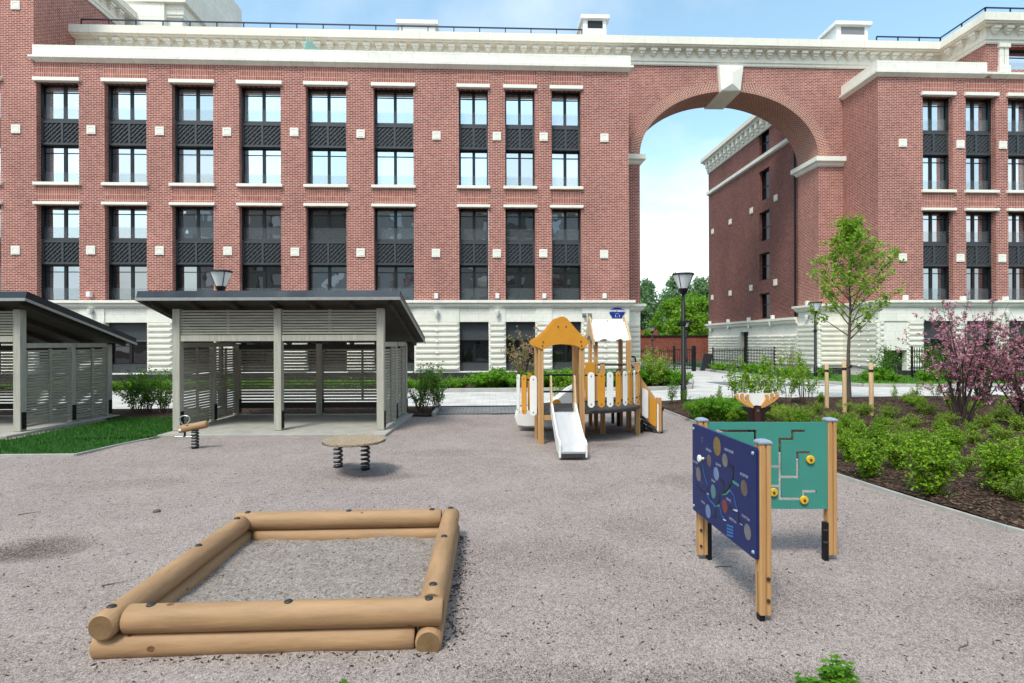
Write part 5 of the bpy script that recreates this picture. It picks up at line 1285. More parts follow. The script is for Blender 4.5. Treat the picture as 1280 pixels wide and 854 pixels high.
mb = MB(); mb.tube([(3.0, Yr + .1, .0), (3.0, Yr + .1, .2)], .05, 10); mb.tube([(3.12, Yr + .35, -.02), (3.12, Yr + .35, .12)], .04, 10); mb.build('support_leg', M['black_metal'], t)
for px, py in ((776, 534), (769, 530)):
    p = gr(px, py); mb = MB(); mb.box(p.x - .03, p.x + .03, p.y + .2, p.y + .26, -.05, DZ - .05); mb.build('support_leg', M['deerbrown'], t)

# ================================================================== lamps
def make_lamp(loc, h, label, sc=1.0, group='conical courtyard lamps'):
    t = thing('street_lamp', label, 'street lamp', loc, group)
    mb = MB(); mb.lathe([(.085, -.1), (.085, .5), (.065, .52), (.058, h - .85), (.045, h - .84), (.04, h - .62)], (loc[0], loc[1], loc[2]), 14); mb.build('pole', M['black_metal'], t)
    mb = MB(); mb.lathe([(.04, h - .62), (.10, h - .56), (.135, h - .46), (.14, h - .43)], (loc[0], loc[1], loc[2]), 18); mb.build('lamp_base', M['black_metal'], t)
    mb = MB(); mb.lathe([(.135, h - .43), (.285, h - .05)], (loc[0], loc[1], loc[2]), 24); mb.build('lamp_shade', M['lamp_glass'], t)
    mb = MB(); mb.lathe([(.305, h - .055), (.31, h - .03), (.29, h), (.0, h + .03)], (loc[0], loc[1], loc[2]), 24); 
    for k in range(4):
        a = PI / 4 + k * PI / 2; c_, s_ = math.cos(a), math.sin(a)
        mb.tube([(loc[0] + .14 * c_, loc[1] + .14 * s_, loc[2] + h - .43), (loc[0] + .292 * c_, loc[1] + .292 * s_, loc[2] + h - .04)], .011, 5)
    mb.build('lamp_top', M['black_metal'], t)
    mb = MB(); mb.tube([(loc[0] - .18, loc[1], loc[2] + h - 1.42), (loc[0] + .05, loc[1], loc[2] + h - 1.42), (loc[0] + .12, loc[1], loc[2] + h - 1.36), (loc[0] + .32, loc[1], loc[2] + h - 1.41)], .02, 6); mb.lathe([(.08, h - 1.48), (.08, h - 1.36)], (loc[0], loc[1], loc[2]), 12); mb.build('side_bracket', M['black_metal'], t)
    return t
d1 = 15.25; p = onY(854, 342, d1)
l1 = make_lamp((p.x, d1, 0), p.z, 'tall black courtyard lamp with a white cone head, in front of the arch')
def lamp_copy(px, py, Y, label):
    q = onY(px, py, Y); s = q.z / p.z
    return copy_tree(l1, loc=(q.x, Y, 0), sc=(1, 1, s), label=label)
lamp_copy(1019, 378, 25.6, 'black courtyard lamp with cone head beside the right arch pier')
lamp_copy(276, 338.5, 15.6, 'courtyard lamp of which only the cone head shows above the shelter roof')
lamp_copy(857.5, 403, 44, 'small distant lamp just right of the tall lamp pole, before the red wall')
lamp_copy(815.5, 409, 47, 'small distant lamp left of the tall lamp, before the red brick wall')

# ================================================================== address sign
p = onY(771, 391.3, FY); w, h = 20.0 / F * FY, 13.5 / F * FY
t = thing('address_sign', 'dark blue shaped street address plate with white lettering on the cream stone corner', 'sign', (p.x, FY - .06, p.z))
s1 = lambda x, y: ((x - 722) * 90 / 1280 / F * FY, -(y - 250) * 60 / 853 / F * FY)
out = [(585,188),(622,186),(640,172),(680,160),(722,156),(765,160),(803,172),(820,186),(858,188),(858,255),(845,285),(818,300),(814,340),(624,340),(622,300),(598,285),(585,255)]
mb = MB(); fs = lambda u, v, d: (p.x + u, FY - .045 - d, p.z + v)
M['signblue'] = mat('sign_blue', (.012, .028, .22), .35); M['signwhite'] = mat('sign_white', (.8, .8, .82), .5)
mb.prism([s1(*q) for q in out], fs, .0, .03); so = mb.build('plate', M['signblue'], t)
mb = MB(); ins = [(722 + (x - 722) * .95, 250 + (y - 250) * .93) for x, y in out]
for a, b in []:
    (u0, v0), (u1, v1) = s1(*a), s1(*b); L_ = math.hypot(u1-u0, v1-v0); nx_, ny_ = -(v1-v0)/L_*.006, (u1-u0)/L_*.006
    mb.add([fs(u0+nx_, v0+ny_, .032), fs(u1+nx_, v1+ny_, .032), fs(u1-nx_, v1-ny_, .032), fs(u0-nx_, v0-ny_, .032)], [(0,1,2,3)])
text_into(mb, 'ЧЕРНИГОВСКАЯ', lambda a, b: fs(a * .86, b + s1(0, 217)[1], .033), .125, 0, bold=.006)
text_into(mb, 'улица', lambda a, b: fs(a, b + s1(0, 262)[1], .033), .055)
text_into(mb, '1', lambda a, b: fs(a + s1(692, 0)[0], b + s1(0, 305)[1], .033), .13, bold=.006); text_into(mb, '1', lambda a, b: fs(a + s1(762, 0)[0], b + s1(0, 305)[1], .033), .13, bold=.006); text_into(mb, 'к', lambda a, b: fs(a, b + s1(0, 318)[1], .033), .08)
mb.build('lettering', M['signwhite'], so)

# ================================================================== fences, gate, far wall, box
def bar_fence(a, b, h, label, step=.12, loc=None):
    t = thing('metal_fence', label, 'fence', (a[0], a[1], 0)); A, Bv = Vector((*a, 0)), Vector((*b, 0)); L_ = (Bv - A).length; n = max(1, round(L_ / 2.4))
    mb = MB()
    for z in (.15, h - .15): mb.bar(A + Vector((0, 0, z)), Bv + Vector((0, 0, z)), .03, .04)
    k = int(L_ / step)
    for i in range(k + 1):
        q = A.lerp(Bv, i / k); mb.box(q.x - .012, q.x + .012, q.y - .012, q.y + .012, .08, h)
    mb.build('bar_panel', M['black_metal'], t)
    for i in range(n + 1):
        q = A.lerp(Bv, i / n); m2 = MB(); m2.box(q.x - .035, q.x + .035, q.y - .035, q.y + .035, -.1, h + .06); m2.build('post', M['black_metal'], t)
    return t
g0 = onY(868, 468, 31.5)
bar_fence((8.4, 31.6), (g0.x - 1.2, 31.6), 1.35, 'low black bar fence left of the gate, in front of the red brick wall')
bar_fence((onY(893, 468, 32).x, 32.2), (RX - .1, 33.6), 1.35, 'low black bar fence right of the gate, against the white stone base')
t = thing('metal_gate', 'narrow black barred gate with a thick post standing before the distant brick wall', 'gate', (g0.x, 31.6, 0))
mb = MB(); mb.box(g0.x - .10, g0.x + .10, 31.5, 31.7, -.1, 1.5); mb.build('gate_post', M['black_metal'], t); mb = MB(); mb.box(g0.x - 1.25, g0.x - 1.15, 31.5, 31.6, -.1, 1.5); mb.build('gate_post', M['black_metal'], t)
mb = MB()
for i in range(9): mb.box(g0.x - 1.1 + i * .12, g0.x - 1.08 + i * .12, 31.59, 31.61, .1, 1.3)
for z in (.12, 1.25): mb.box(g0.x - 1.14, g0.x - .11, 31.58, 31.62, z, z + .05)
mb.build('gate_leaf', M['black_metal'], t)
t = thing('board', 'black slanted board leaning by the fence beside the gate', 'board', (onY(882, 466, 31.9).x, 31.9, 0))
f3 = lambda x, y: (lambda q: (q.x, q.z))(onY(840 + x * 90 / 480, 320 + y * 160 / 854, 31.9))
mb = MB(); mb.prism([f3(*q) for q in ((188,780),(250,780),(272,655),(212,652))], lambda u, v, d: (u, 31.9 + d, v), 0, .12); mb.build('panel', M['black_plastic'], t)
bar_fence((onY(1140, 470, 24.2).x, 24.2), (onY(1290, 470, 24.2).x, 24.2), 1.45, 'black bar fence behind the pink blossom shrubs at the stone base')
t = thing('brick_wall', 'long low red brick wall with a dark coping behind the arch', 'wall', (10, 52, 0))
mb = MB(); mb.box(-8, 40, 52, 52.4, -.2, zY(860, 420.5, 52)); mb.build('wall', M['brick_far'], t); mb = MB(); mb.box(-8.1, 40.1, 51.9, 52.5, zY(860, 420.5, 52) + .001, zY(860, 419, 52)); mb.build('coping', M['plinth'], t)
t = thing('brick_wall', 'short taller piece of pale red brick wall behind the far left lamp', 'wall', (14, 60, 0))
mb = MB(); x0_ = xY(786, 58); mb.box(x0_, xY(822, 58), 58, 58.5, -.2, zY(805, 412.5, 58)); mb.build('wall', M['brick_far'], t)
p = gr(820, 485); t = thing('utility_box', 'small pale grey box on the ground beside the leafy shrub near the ramp', 'box', (p.x, p.y, 0))
mb = MB(); mb.box(p.x - .19, p.x + .19, p.y, p.y + .3, 0, .17); mb.build('body', M['capgrey'], t, bevel=.02); mb = MB(); mb.box(p.x - .21, p.x + .21, p.y - .02, p.y + .32, .171, .195); mb.build('lid', M['white'], t, bevel=.005)
# ================================================================== vegetation
def leaf(mb, p, n, s, asp=.55, mi=0, fold=.25, rs=None):
    rs = rs or rnd
    n = Vector(n).normalized(); a = n.orthogonal().normalized(); b = n.cross(a); t_ = rs.uniform(0, 2 * PI)
    d = a * math.cos(t_) + b * math.sin(t_); e = n.cross(d); w = s * asp / 2
    p = Vector(p)
    mb.add([p, p + d * s * .45 + e * w + n * s * fold * .3, p + d * s, p + d * s * .45 - e * w + n * s * fold * .3], [(0, 1, 2, 3)], mi)
def rvec(rs): 
    z = rs.uniform(-1, 1); a = rs.uniform(0, 2 * PI); q = math.sqrt(1 - z * z); return Vector((q * math.cos(a), q * math.sin(a), z))
def shrub(seed, h, r, stems, per, ls, lm, name, label, cat, group, asp=.6, low=.1, twig='twig', lean=1.0, tip=None, tipn=0, bare=0, sidetw=3):
    rs = random.Random(seed)
    t = thing(name, label, cat, (0, 0, 0), group); st = MB(); lf = MB()
    for i in range(stems):
        a = rs.uniform(0, 2 * PI); rr = r * math.sqrt(rs.uniform(.02, 1)) * lean; hh = h * rs.uniform(.62, 1.0) * (1 - .35 * (rr / max(r, .01)) ** 2)
        b0 = Vector((rs.gauss(0, .05) * r * 2, rs.gauss(0, .05) * r * 2, -.03)); tp = Vector((rr * math.cos(a), rr * math.sin(a), hh))
        mid = b0.lerp(tp, .5) + Vector((-math.cos(a), -math.sin(a), 0)) * rr * .15 + Vector((rs.gauss(0, .03), rs.gauss(0, .03), .05 * h))
        path = [b0, b0.lerp(mid, .55), mid, mid.lerp(tp, .55) + Vector((0, 0, .02)), tp]
        st.tube(path, [.006 + h * .003, .005 + h * .002, .004 + h * .0015, .003, .0015], 4, caps=False)
        segs = [path]
        for k in range(sidetw):
            f_ = rs.uniform(max(low, bare), .9); q = path[min(3, int(f_ * 4))].lerp(path[min(4, int(f_ * 4) + 1)], f_ * 4 % 1); e = q + (rvec(rs) + Vector((math.cos(a), math.sin(a), .7)) * .8) * h * .10
            st.tube([q, e], [.003, .0015], 3, caps=False); segs.append([q, q.lerp(e, .33), q.lerp(e, .66), e, e])
        for k in range(per):
            sg = segs[0] if rs.random() < .5 else rs.choice(segs); f_ = rs.uniform(max(low, bare) if sg is path else 0, 1.0)
            j = min(3, int(f_ * 4)); q = sg[j].lerp(sg[j + 1], f_ * 4 - j)
            n = rvec(rs) * .8 + Vector((0, 0, .7)); off = rvec(rs) * ls * .8
            leaf(lf, q + off, n, ls * rs.uniform(.6, 1.25), asp, rs=rs)
            if tip and f_ > .9 and rs.random() < tipn: leaf(lf, q + off * .5 + Vector((0, 0, ls)), rvec(rs), ls * .8, .7, 1, rs=rs)
    st.build('stem', M[twig], t); lf.build('foliage', [M[lm]] + ([M[tip]] if tip else []), t)
    return t
def hide_proto(): pass
used = {}
def plant(proto, x, y, z=0.0, s=1.0, label=None, group=None, sz=None):
    rz = rnd.uniform(0, 2 * PI); sc = (s, s, sz if sz else s * rnd.uniform(.9, 1.1))
    if proto.name not in used:
        used[proto.name] = 1; proto.location = (x, y, z); proto.rotation_euler = (0, 0, rz); proto.scale = sc
        if label: proto['label'] = label
        if group: proto['group'] = group
        return proto
    return copy_tree(proto, loc=(x, y, z), rz=rz, sc=sc, label=label, group=group)
GS = 'low spirea shrubs in the mulch bed'; LS = 'low leafy spirea shrub growing in the brown bark mulch bed'
sp = [shrub(11 + i, .60, .21, 42, 105, .031, 'l_spirea', 'spirea_shrub', LS, 'shrub', GS, .62, .12) for i in range(3)]
spo = [shrub(31 + i, .50, .34, 36, 75, .030, 'l_olive', 'spirea_shrub', LS, 'shrub', GS, .6, .15) for i in range(2)]
# measured plants: pixel of the base, height and colour kind
bed = [(1085,592,.62,0),(1160,614,.80,0),(1122,583,.55,0),(1246,612,.66,0),(1276,622,.40,1),(1064,572,.52,0),(1132,560,.34,1),(1182,562,.42,1),(1216,556,.30,1),(1100,548,.40,0),(1064,540,.34,1),(1142,536,.36,1),(1184,533,.34,1),(1252,556,.34,1),(1277,571,.36,1),(1232,536,.32,1),(1024,548,.42,0),(1002,538,.5,0),(986,533,.5,1),(1205,590,.32,1),(1150,575,.45,0),(1098,568,.5,0),(1188,575,.46,0),(1046,556,.45,0),(1080,522,.36,1),(1112,524,.36,1),(1160,520,.34,1),(1020,520,.35,1),(1040,530,.32,1),(1250,524,.34,1),(1210,519,.34,1),(1275,540,.40,1),(1265,596,.30,1),
       (1300,600,.6,0),(1330,640,.6,0),(1310,560,.5,1),(1360,590,.5,0),(1235,575,.3,1),(1125,545,.3,1),(1075,555,.4,0)]
rs0 = random.Random(5)
for px, py, h, k in bed:
    q = gr(px, py, .1); pr_k = rs0.choice(sp if k == 0 else spo)
    plant(pr_k, q.x, q.y, bed_z(q.x, q.y) - .02, h / (.58 if k == 0 else .50))
for i in range(85):
    y = rs0.uniform(6.6, 14.6); x = rs0.uniform(edge_x(y) + .5, 6.2 + y * .85)
    if any((x - o.location.x) ** 2 + (y - o.location.y) ** 2 < .12 for o in bpy.data.objects if o.parent is None and o.name.startswith('spirea')): continue
    k = rs0.random() < .4
    plant(rs0.choice(sp if k else spo), x, y, bed_z(x, y) - .02, rs0.uniform(.42, .72))
# the dense bright hedge clump behind the panel and deer
hs_ = [shrub(51 + i, .52, .36, 60, 95, .033, 'l_hedge', 'spirea_shrub', 'dense bright green spirea shrub at the gravel edge between lamp pole and deer rider', 'shrub', 'bright spirea clump behind the deer rider', .62, .1) for i in range(2)]
for px, py, s in ((872,524,.9),(886,524,1.0),(899,525,1.05),(912,526,1.05),(925,528,1.0),(880,517,.9),(905,518,.95),(893,517,1.),(920,518,1.),(936,524,.9)):
    q = gr(px, py, .05); plant(rs0.choice(hs_), q.x, q.y, .04, s)
for px, py, s in ((962,527,.8),(975,529,.85),(990,524,.7),(1008,527,.7),(950,519,.7),(975,519,.6)):
    q = gr(px, py, .05); plant(rs0.choice(spo), q.x, q.y, .06, s)
# tall sparse saplings behind
sg = [shrub(71 + i, 1.35, .30, 6, 75, .062, 'l_spirea', 'leafy_sapling', 'tall thin sapling shrub with green leaf tufts on bare stems beside the pale path', 'shrub', 'tall saplings along the path', .65, .1, bare=.48, sidetw=7) for i in range(3)]
for px, py, h in ((921,513,1.28),(942,510,1.42),(969,512,1.62),(985,508,1.25),(1003,506,1.45),(955,514,1.0),(1012,510,.95),(934,506,1.05),(900,507,.6),(1120,506,.55),(1146,505,.6),(1168,503,.75)):
    q = gr(px, py, .05); plant(rs0.choice(sg), q.x, min(q.y, 15.35), .05, h / 1.35 * 1.12)
sl_ = shrub(81, 1.1, .3, 9, 60, .055, 'l_dark', 'leafy_sapling', 'thin loose shrub with sparse leaves at the foot of the tall lamp', 'shrub', None, .65, .1, bare=.25, sidetw=5)
q = gr(846, 506); plant(sl_, q.x - .15, q.y - .1, .02, .75)
plant(sl_, gr(858, 509).x, 14.6, .02, .55, label='small leafy sapling just right of the tall lamp foot')
# big shrub with pale flower spikes by the path
bs = shrub(91, 1.75, .62, 44, 120, .06, 'l_spirea', 'flowering_shrub', 'tall loose shrub with pale pink flower spikes left of the tall lamp', 'shrub', None, .6, .1, tip='l_pale', tipn=.9, bare=.12, sidetw=5)
q = gr(830, 489); plant(bs, q.x, 20.2, .03, 1.0)
db = [shrub(95 + i, 1.5, .62, 20, 62, .068, 'l_dark', 'leafy_shrub', 'dark green leafy shrub', 'shrub', None, .62, .12, sidetw=6, bare=.24) for i in range(2)]
q = gr(527, 513); plant(db[0], q.x + .02, 13.95, .0, .96, label='dark green leafy shrub hugging the right end of the whole shelter')
plant(db[1], gr(547, 512).x, 14.3, .0, .86, label='lighter loose shrub in the small mulch square right of the shelter')
for px, Y, s, lab in ((170, 14.2, .92, 'green shrub between the two shelters, close to the left shelter'), (186, 14.5, .85, 'green shrub in the middle of the gap between the two shelters'), (203, 14.1, .88, 'green shrub between the shelters, close to the right shelter post')):
    plant(rs0.choice(db), xY(px, Y, 500), Y, 0, s, label=lab)
# greenery behind play structure and along the facade
hb_ = [shrub(101 + i, .72, .55, 46, 80, .065, 'l_hedge', 'round_shrub', 'rounded bright green shrub at the kerb along the cream stone base', 'shrub', 'rounded shrubs along the facade', .65, .08) for i in range(3)]
for px in (598, 610, 622, 634, 646, 658, 672, 686, 700, 714, 728, 740, 752, 765, 778, 790):
    Y = 20.0 + rs0.uniform(0, .7); plant(rs0.choice(hb_), xY(px, Y, 480), Y, .03, rs0.uniform(.92, 1.2))
for px in (806, 818, 829, 841, 851):
    Y = 20.4 + rs0.uniform(0, .5); plant(rs0.choice(hb_), xY(px, Y, 480), Y, .03, rs0.uniform(1.0, 1.35))
lh = [shrub(111 + i, .42, .42, 34, 60, .055, 'l_hedge', 'low_hedge_plant', 'low bushy hedge plant in the strip between kerb and facade', 'shrub', 'low hedge along the facade', .65, .05) for i in range(2)]
for i in range(62):
    Y = 19.95 + (i % 2) * .55; x = -13.6 + i * .22
    if x > -.9: break
    plant(rs0.choice(lh), x, Y + rs0.uniform(-.1, .1), .03, rs0.uniform(.85, 1.1))
for i in range(16):
    plant(rs0.choice(lh), -22 + i * .55, 20.2 + rs0.uniform(-.2, .2), .03, rs0.uniform(.9, 1.1))
tg = shrub(121, 1.4, .4, 9, 90, .06, 'l_spirea', 'leafy_sapling', 'thin green sapling seen through the front tower of the play structure', 'shrub', None, .62, .1, bare=.3)
plant(tg, xY(711, 16.0, 470), 14.7, .0, .98)
plant(tg, xY(694, 14.9, 470), 14.6, .0, .7, label='low green sapling beside the top of the white slide, behind the tower')
# right foot planting along the stone base
for px, py, s, lab in ((1132, 478, 1.25, 'dark green bush beside the dark doorway in the stone base'),(1150, 474, 1.15, 'dark green bush by the black bar fence at the stone base')):
    q = gr(px, py); plant(rs0.choice(db), q.x, 23.4, .03, s, label=lab)
for px in (1085, 1100, 1115, 1160, 1175, 1190, 1210, 1230, 1250, 1270):
    Y = 22.3 + rs0.uniform(0, 1.2); plant(rs0.choice(lh), xY(px, Y, 480), Y, .03, rs0.uniform(.9, 1.4), label='low green plant growing on the grass strip at the right stone base', group='low plants at the right stone base')
for px, Y in ((985, 26), (1000, 25.5), (1032, 25.2), (900, 30.5), (935, 29.5), (950, 28.5)):
    plant(rs0.choice(lh), xY(px, Y, 470), Y, .03, rs0.uniform(1.1, 1.6), label='low green plant at the foot of the white stone wing behind the arch', group='low plants at the rear wing')
bare_ = shrub(131, 2.2, .8, 16, 40, .05, 'l_olive', 'bare_shrub', 'nearly bare twiggy shrub in front of the white stone pier base', 'shrub', None, .5, .3, twig='twig', sidetw=9)
plant(bare_, xY(988, 26.5, 470), 26.5, .03, .95)
plant(bare_, xY(1000, 24.5, 470), 24.6, .03, .75, label='smaller twiggy shrub just left of the right hand courtyard lamp')

# ---------------------------------------------------------------- trees
def tree_mesh(rs, trunk_h, h, cr, n_limb, tw, trunk_r, bark, leafn, ls, lm, root, asp=.7, up=.75, clump=None, lean=(0, 0), clear=.36, cone=1.0):
    tr = MB(); br = MB(); lf = MB()
    path = [Vector((0, 0, -.1))]
    for i in range(1, 9):
        f_ = i / 8; path.append(Vector((lean[0] * f_ + rs.gauss(0, .015 * h / 5), lean[1] * f_ + rs.gauss(0, .015 * h / 5), h * .97 * f_)))
    rad = [trunk_r * 1.25] + [trunk_r * max(.07, (1 - i / 8.3) ** 1.05) for i in range(1, 9)]
    tr.tube(path, rad, 9, caps=False)
    tips = []
    for i in range(n_limb):
        f_ = clear + (1 - clear) * (i / n_limb) ** .9 * .95; k = min(7, int(f_ * 8)); b0 = path[k].lerp(path[k + 1], f_ * 8 - k)
        a = i * 2.4 + rs.uniform(-.5, .5); shape = (lambda q: .90 + .35 * q if q < .3 else .95 * max(0, 1 - (q - .3) / .7) ** 1.25 + .05)((f_ - clear) / (1 - clear))
        L_ = cr * shape * rs.uniform(.75, 1.15) * cone
        e = b0 + Vector((math.cos(a) * L_, math.sin(a) * L_, L_ * up * rs.uniform(.7, 1.25)))
        m_ = b0.lerp(e, .5) + Vector((0, 0, -.06 * L_)) + rvec(rs) * .05 * L_
        r0 = max(.006, trunk_r * .42 * (1 - f_ * .7)); br.tube([b0, b0.lerp(m_, .5), m_, m_.lerp(e, .5), e], [r0, r0 * .8, r0 * .6, r0 * .4, .003], 5, caps=False)
        for j in range(tw):
            g = rs.uniform(.25, 1.0); q = b0.lerp(m_, g * 2) if g < .5 else m_.lerp(e, g * 2 - 1)
            d = ((e - b0).normalized() * .7 + rvec(rs) * .9 + Vector((0, 0, .35))).normalized() * cr * rs.uniform(.16, .36)
            br.tube([q, q + d * .5 + Vector((0, 0, .02)), q + d], [r0 * .35 + .001, .003, .0015], 3, caps=False); tips.append((q, q + d))
        tips.append((m_, e))
    for j in range(5): tips.append((path[6], path[8] + rvec(rs) * .15))
    for q, e in tips:
        for k in range(leafn):
            f_ = rs.uniform(.2, 1.05); c = q.lerp(e, f_) + rvec(rs) * ls * rs.uniform(.3, 1.1)
            leaf(lf, c, rvec(rs) + Vector((0, 0, .8)), ls * rs.uniform(.6, 1.2), asp, rs=rs)
            if clump and rs.random() < clump[1]:
                cc = c + rvec(rs) * ls * .5
                for _ in range(clump[2]): leaf(lf, cc + rvec(rs) * clump[3] * .5, rvec(rs), clump[3], .85, 1, rs=rs)
    tr.build('trunk', M[bark], root); br.build('limb', M[bark], root); lf.build('crown', [M[lm]] + ([M[clump[0]]] if clump else []), root)
TY = 14.9; TX = xY(1061, TY, 500)
t = thing('young_tree', 'young tree with fresh light green leaves tied to three wooden stakes', 'tree', (0, 0, 0))
ht = zY(1062, 266, TY)
tree_mesh(random.Random(3), 1.6, ht * .99, 1.12, 40, 8, .062, 'bark', 11, .098, 'l_tree', t, .75, .95, lean=(.06, 0), clear=.33)
t.location = (TX, TY, .08)
stk = []
for i, (px, py, pt, lab) in enumerate(((1033.5, 512, 455, 'left of the three wooden tree stakes around the young tree'), (1055.5, 518, 452, 'middle wooden tree stake standing right before the young tree trunk'), (1089, 523, 454, 'right of the three wooden tree stakes around the young tree'))):
    q = gr(px, py, .08); top = zY(px, pt, q.y)
    s_ = thing('tree_stake', lab, 'stake', (q.x, q.y, 0), 'tree stakes'); mb = MB()
    mb.tube([(q.x, q.y, -.1), (q.x + .004, q.y, top * .5), (q.x - .003, q.y, top - .01), (q.x - .003, q.y, top)], [.047, .046, .045, .038], 12); mb.build('round_post', M['stake'], s_); stk.append((q.x, q.y, top))
t = thing('tree_tie', 'black strap tying the young tree trunk to the wooden stakes', 'strap', (TX, TY, 0)); mb = MB()
zs_ = .98
for (x, y, z) in stk: mb.tube([(x, y, z - .16), (TX + .03, TY - .04, z - .20)], .014, 6)
mb.lathe([(.075, zs_ - .0), (.075, zs_ + .07)], (TX + .02, TY, .05), 12)
for (x, y, z) in stk: mb.lathe([(.049, z - .20), (.049, z - .14)], (x, y, 0), 12)
mb.build('strap', M['black_plastic'], t)
# pink flowering shrubs
def blossom(seed, label, loc, h, cr, n, name='blossom_shrub', cat='shrub', frac=.42, leafm='l_purple', petal='l_pink', ps=.036):
    t = thing(name, label, cat, (0, 0, 0)); rs = random.Random(seed)
    tr = MB(); lf = MB()
    for s_ in range(n):
        a = rs.uniform(0, 2 * PI); rr = cr * math.sqrt(rs.uniform(.03, 1)); hh = h * rs.uniform(.7, 1.02) * (1 - .30 * (rr / cr) ** 2)
        b0 = Vector((rs.gauss(0, .07), rs.gauss(0, .07), -.05)); e = Vector((rr * math.cos(a), rr * math.sin(a), hh)); m_ = b0.lerp(e, .5) + Vector((-math.cos(a) * rr * .12, -math.sin(a) * rr * .12, .03)) + rvec(rs) * .08
        path = [b0, b0.lerp(m_, .5) + rvec(rs) * .02, m_, m_.lerp(e, .5) + rvec(rs) * .04, e]; r0 = .013 * rs.uniform(.7, 1.4)
        tr.tube(path, [r0 * 1.5, r0 * 1.1, r0 * .8, r0 * .5, .002], 5, caps=False)
        for k in range(14):
            f_ = rs.uniform(.30, 1.02); j = min(3, int(f_ * 4)); q = path[j].lerp(path[j + 1], f_ * 4 - j)
            d = (rvec(rs) + (e - b0).normalized() * .55 + Vector((math.cos(a), math.sin(a), 0)) * .3) * rs.uniform(.10, .34); tr.tube([q, q + d], [.004, .0015], 3, caps=False)
            for l in range(6):
                c = q + d * rs.uniform(.1, 1.05) + rvec(rs) * .028
                leaf(lf, c, rvec(rs), .055 * rs.uniform(.6, 1.2), .45, 0, rs=rs)
            for l in range(5):
                if rs.random() < frac:
                    c = q + d * rs.uniform(.3, 1.05) + rvec(rs) * .03
                    for _ in range(6): leaf(lf, c + rvec(rs) * ps * .55, rvec(rs), ps * rs.uniform(.8, 1.25), .9, 1, rs=rs)
    tr.build('stem', M['darktwig'], t); lf.build('crown', [M[leafm], M[petal]], t); t.location = loc; return t
q = gr(1207, 538); blossom(201, 'pink blossom shrub with bronze leaves, the wide one in front of the stone base', (q.x, q.y + .1, .1), 2.7, 1.22, 21, frac=.6)
blossom(203, 'pink blossom shrub standing behind the wide one near the black bar fence', (xY(1232, 13.3, 480), 13.3, .1), 2.6, .9, 20, frac=.5)
q2 = gr(1288, 545); blossom(207, 'pink blossom shrub cut off by the right edge of the photo', (q2.x + .05, q2.y, .1), 2.2, .85, 24, frac=.6)
blossom(211, 'small pale pink flowering tree in front of a dark ground floor window', (xY(659, 19.0, 470), 20.6, .0), 2.55, .75, 18, 'blossom_tree', 'tree', .30, 'l_olive', 'l_pale', .045)
# far trees beyond the brick wall
def far_tree(seed, loc, h, r, lm, name, label, clumps=90, per=90, ls=.34, group=None, low=.12, pear=.8):
    rs = random.Random(seed); t = thing(name, label, 'tree', (0, 0, 0), group); tr = MB(); lf = MB()
    tr.tube([(0, 0, -.2), (.1, 0, h * .4), (0, .1, h * .93)], [.32, .2, .04], 8, caps=False)
    for i in range(clumps):
        f_ = rs.uniform(low, 1.0); env = r * (math.sin(PI * min(1, max(.04, (1 - f_) * pear + .03))) ** .7)
        a = rs.uniform(0, 2 * PI); rr = env * math.sqrt(rs.uniform(.05, 1)); c = Vector((rr * math.cos(a), rr * math.sin(a), h * f_))
        tr.tube([(0, 0, h * f_ * .8), c], [.05, .01], 3, caps=False)
        cs = r * rs.uniform(.18, .34)
        for k in range(per):
            p_ = c + rvec(rs) * cs * rs.random() ** .4 * Vector((1, 1, .8)).length / 1.6
            leaf(lf, p_, rvec(rs) + Vector((0, 0, .6)), ls * rs.uniform(.6, 1.3), .75, rs=rs)
    tr.build('trunk', M['bark'], t); lf.build('crown', M[lm], t); t.location = loc; return t
for i, (px, pt, Y, r, lm, nm, lab) in enumerate((
    (806, 354, 70, 3.0, 'l_far', 'poplar_tree', 'grey green poplar at the left inside the arch opening, beside the facade corner'),
    (848, 349, 78, 3.6, 'l_far', 'poplar_tree', 'grey green poplar, tallest one, rising right behind the tall lamp head'),
    (879, 352, 74, 3.2, 'l_far', 'poplar_tree', 'grey green poplar partly hidden by the rear brick wing'),
    (786, 360, 74, 3.2, 'l_far', 'poplar_tree', 'grey green poplar mostly hidden behind the stone corner of the facade'),
    (843, 377, 60, 2.6, 'l_far2', 'maple_tree', 'bright yellow green tree just behind the red brick wall, left of the lamp pole'),
    (871, 370, 61, 2.8, 'l_far2', 'maple_tree', 'bright yellow green tree behind the red brick wall, right of the lamp pole'),
    (858, 384, 57, 1.9, 'l_far2', 'maple_tree', 'lower bright green tree directly behind the lamp pole'))):
    b = onY(px, pt, Y); far_tree(300 + i, (b.x, Y, 0), b.z, r, lm, nm, lab, 85 if lm == 'l_far' else 80, 80, .36 if lm == 'l_far' else .30)
far_tree(320, (onY(812, 400, 56).x, 56.5, 0), 2.9, 1.1, 'l_far2', 'round_bush', 'round green bush by the far brick wall left of the far lamp', 40, 60, .2, None, .25)
far_tree(321, (onY(800, 400, 64).x, 66, 0), 6.5, 2.6, 'l_far', 'poplar_tree', 'low dark tree right against the stone corner under the poplars', 70, 70, .3)
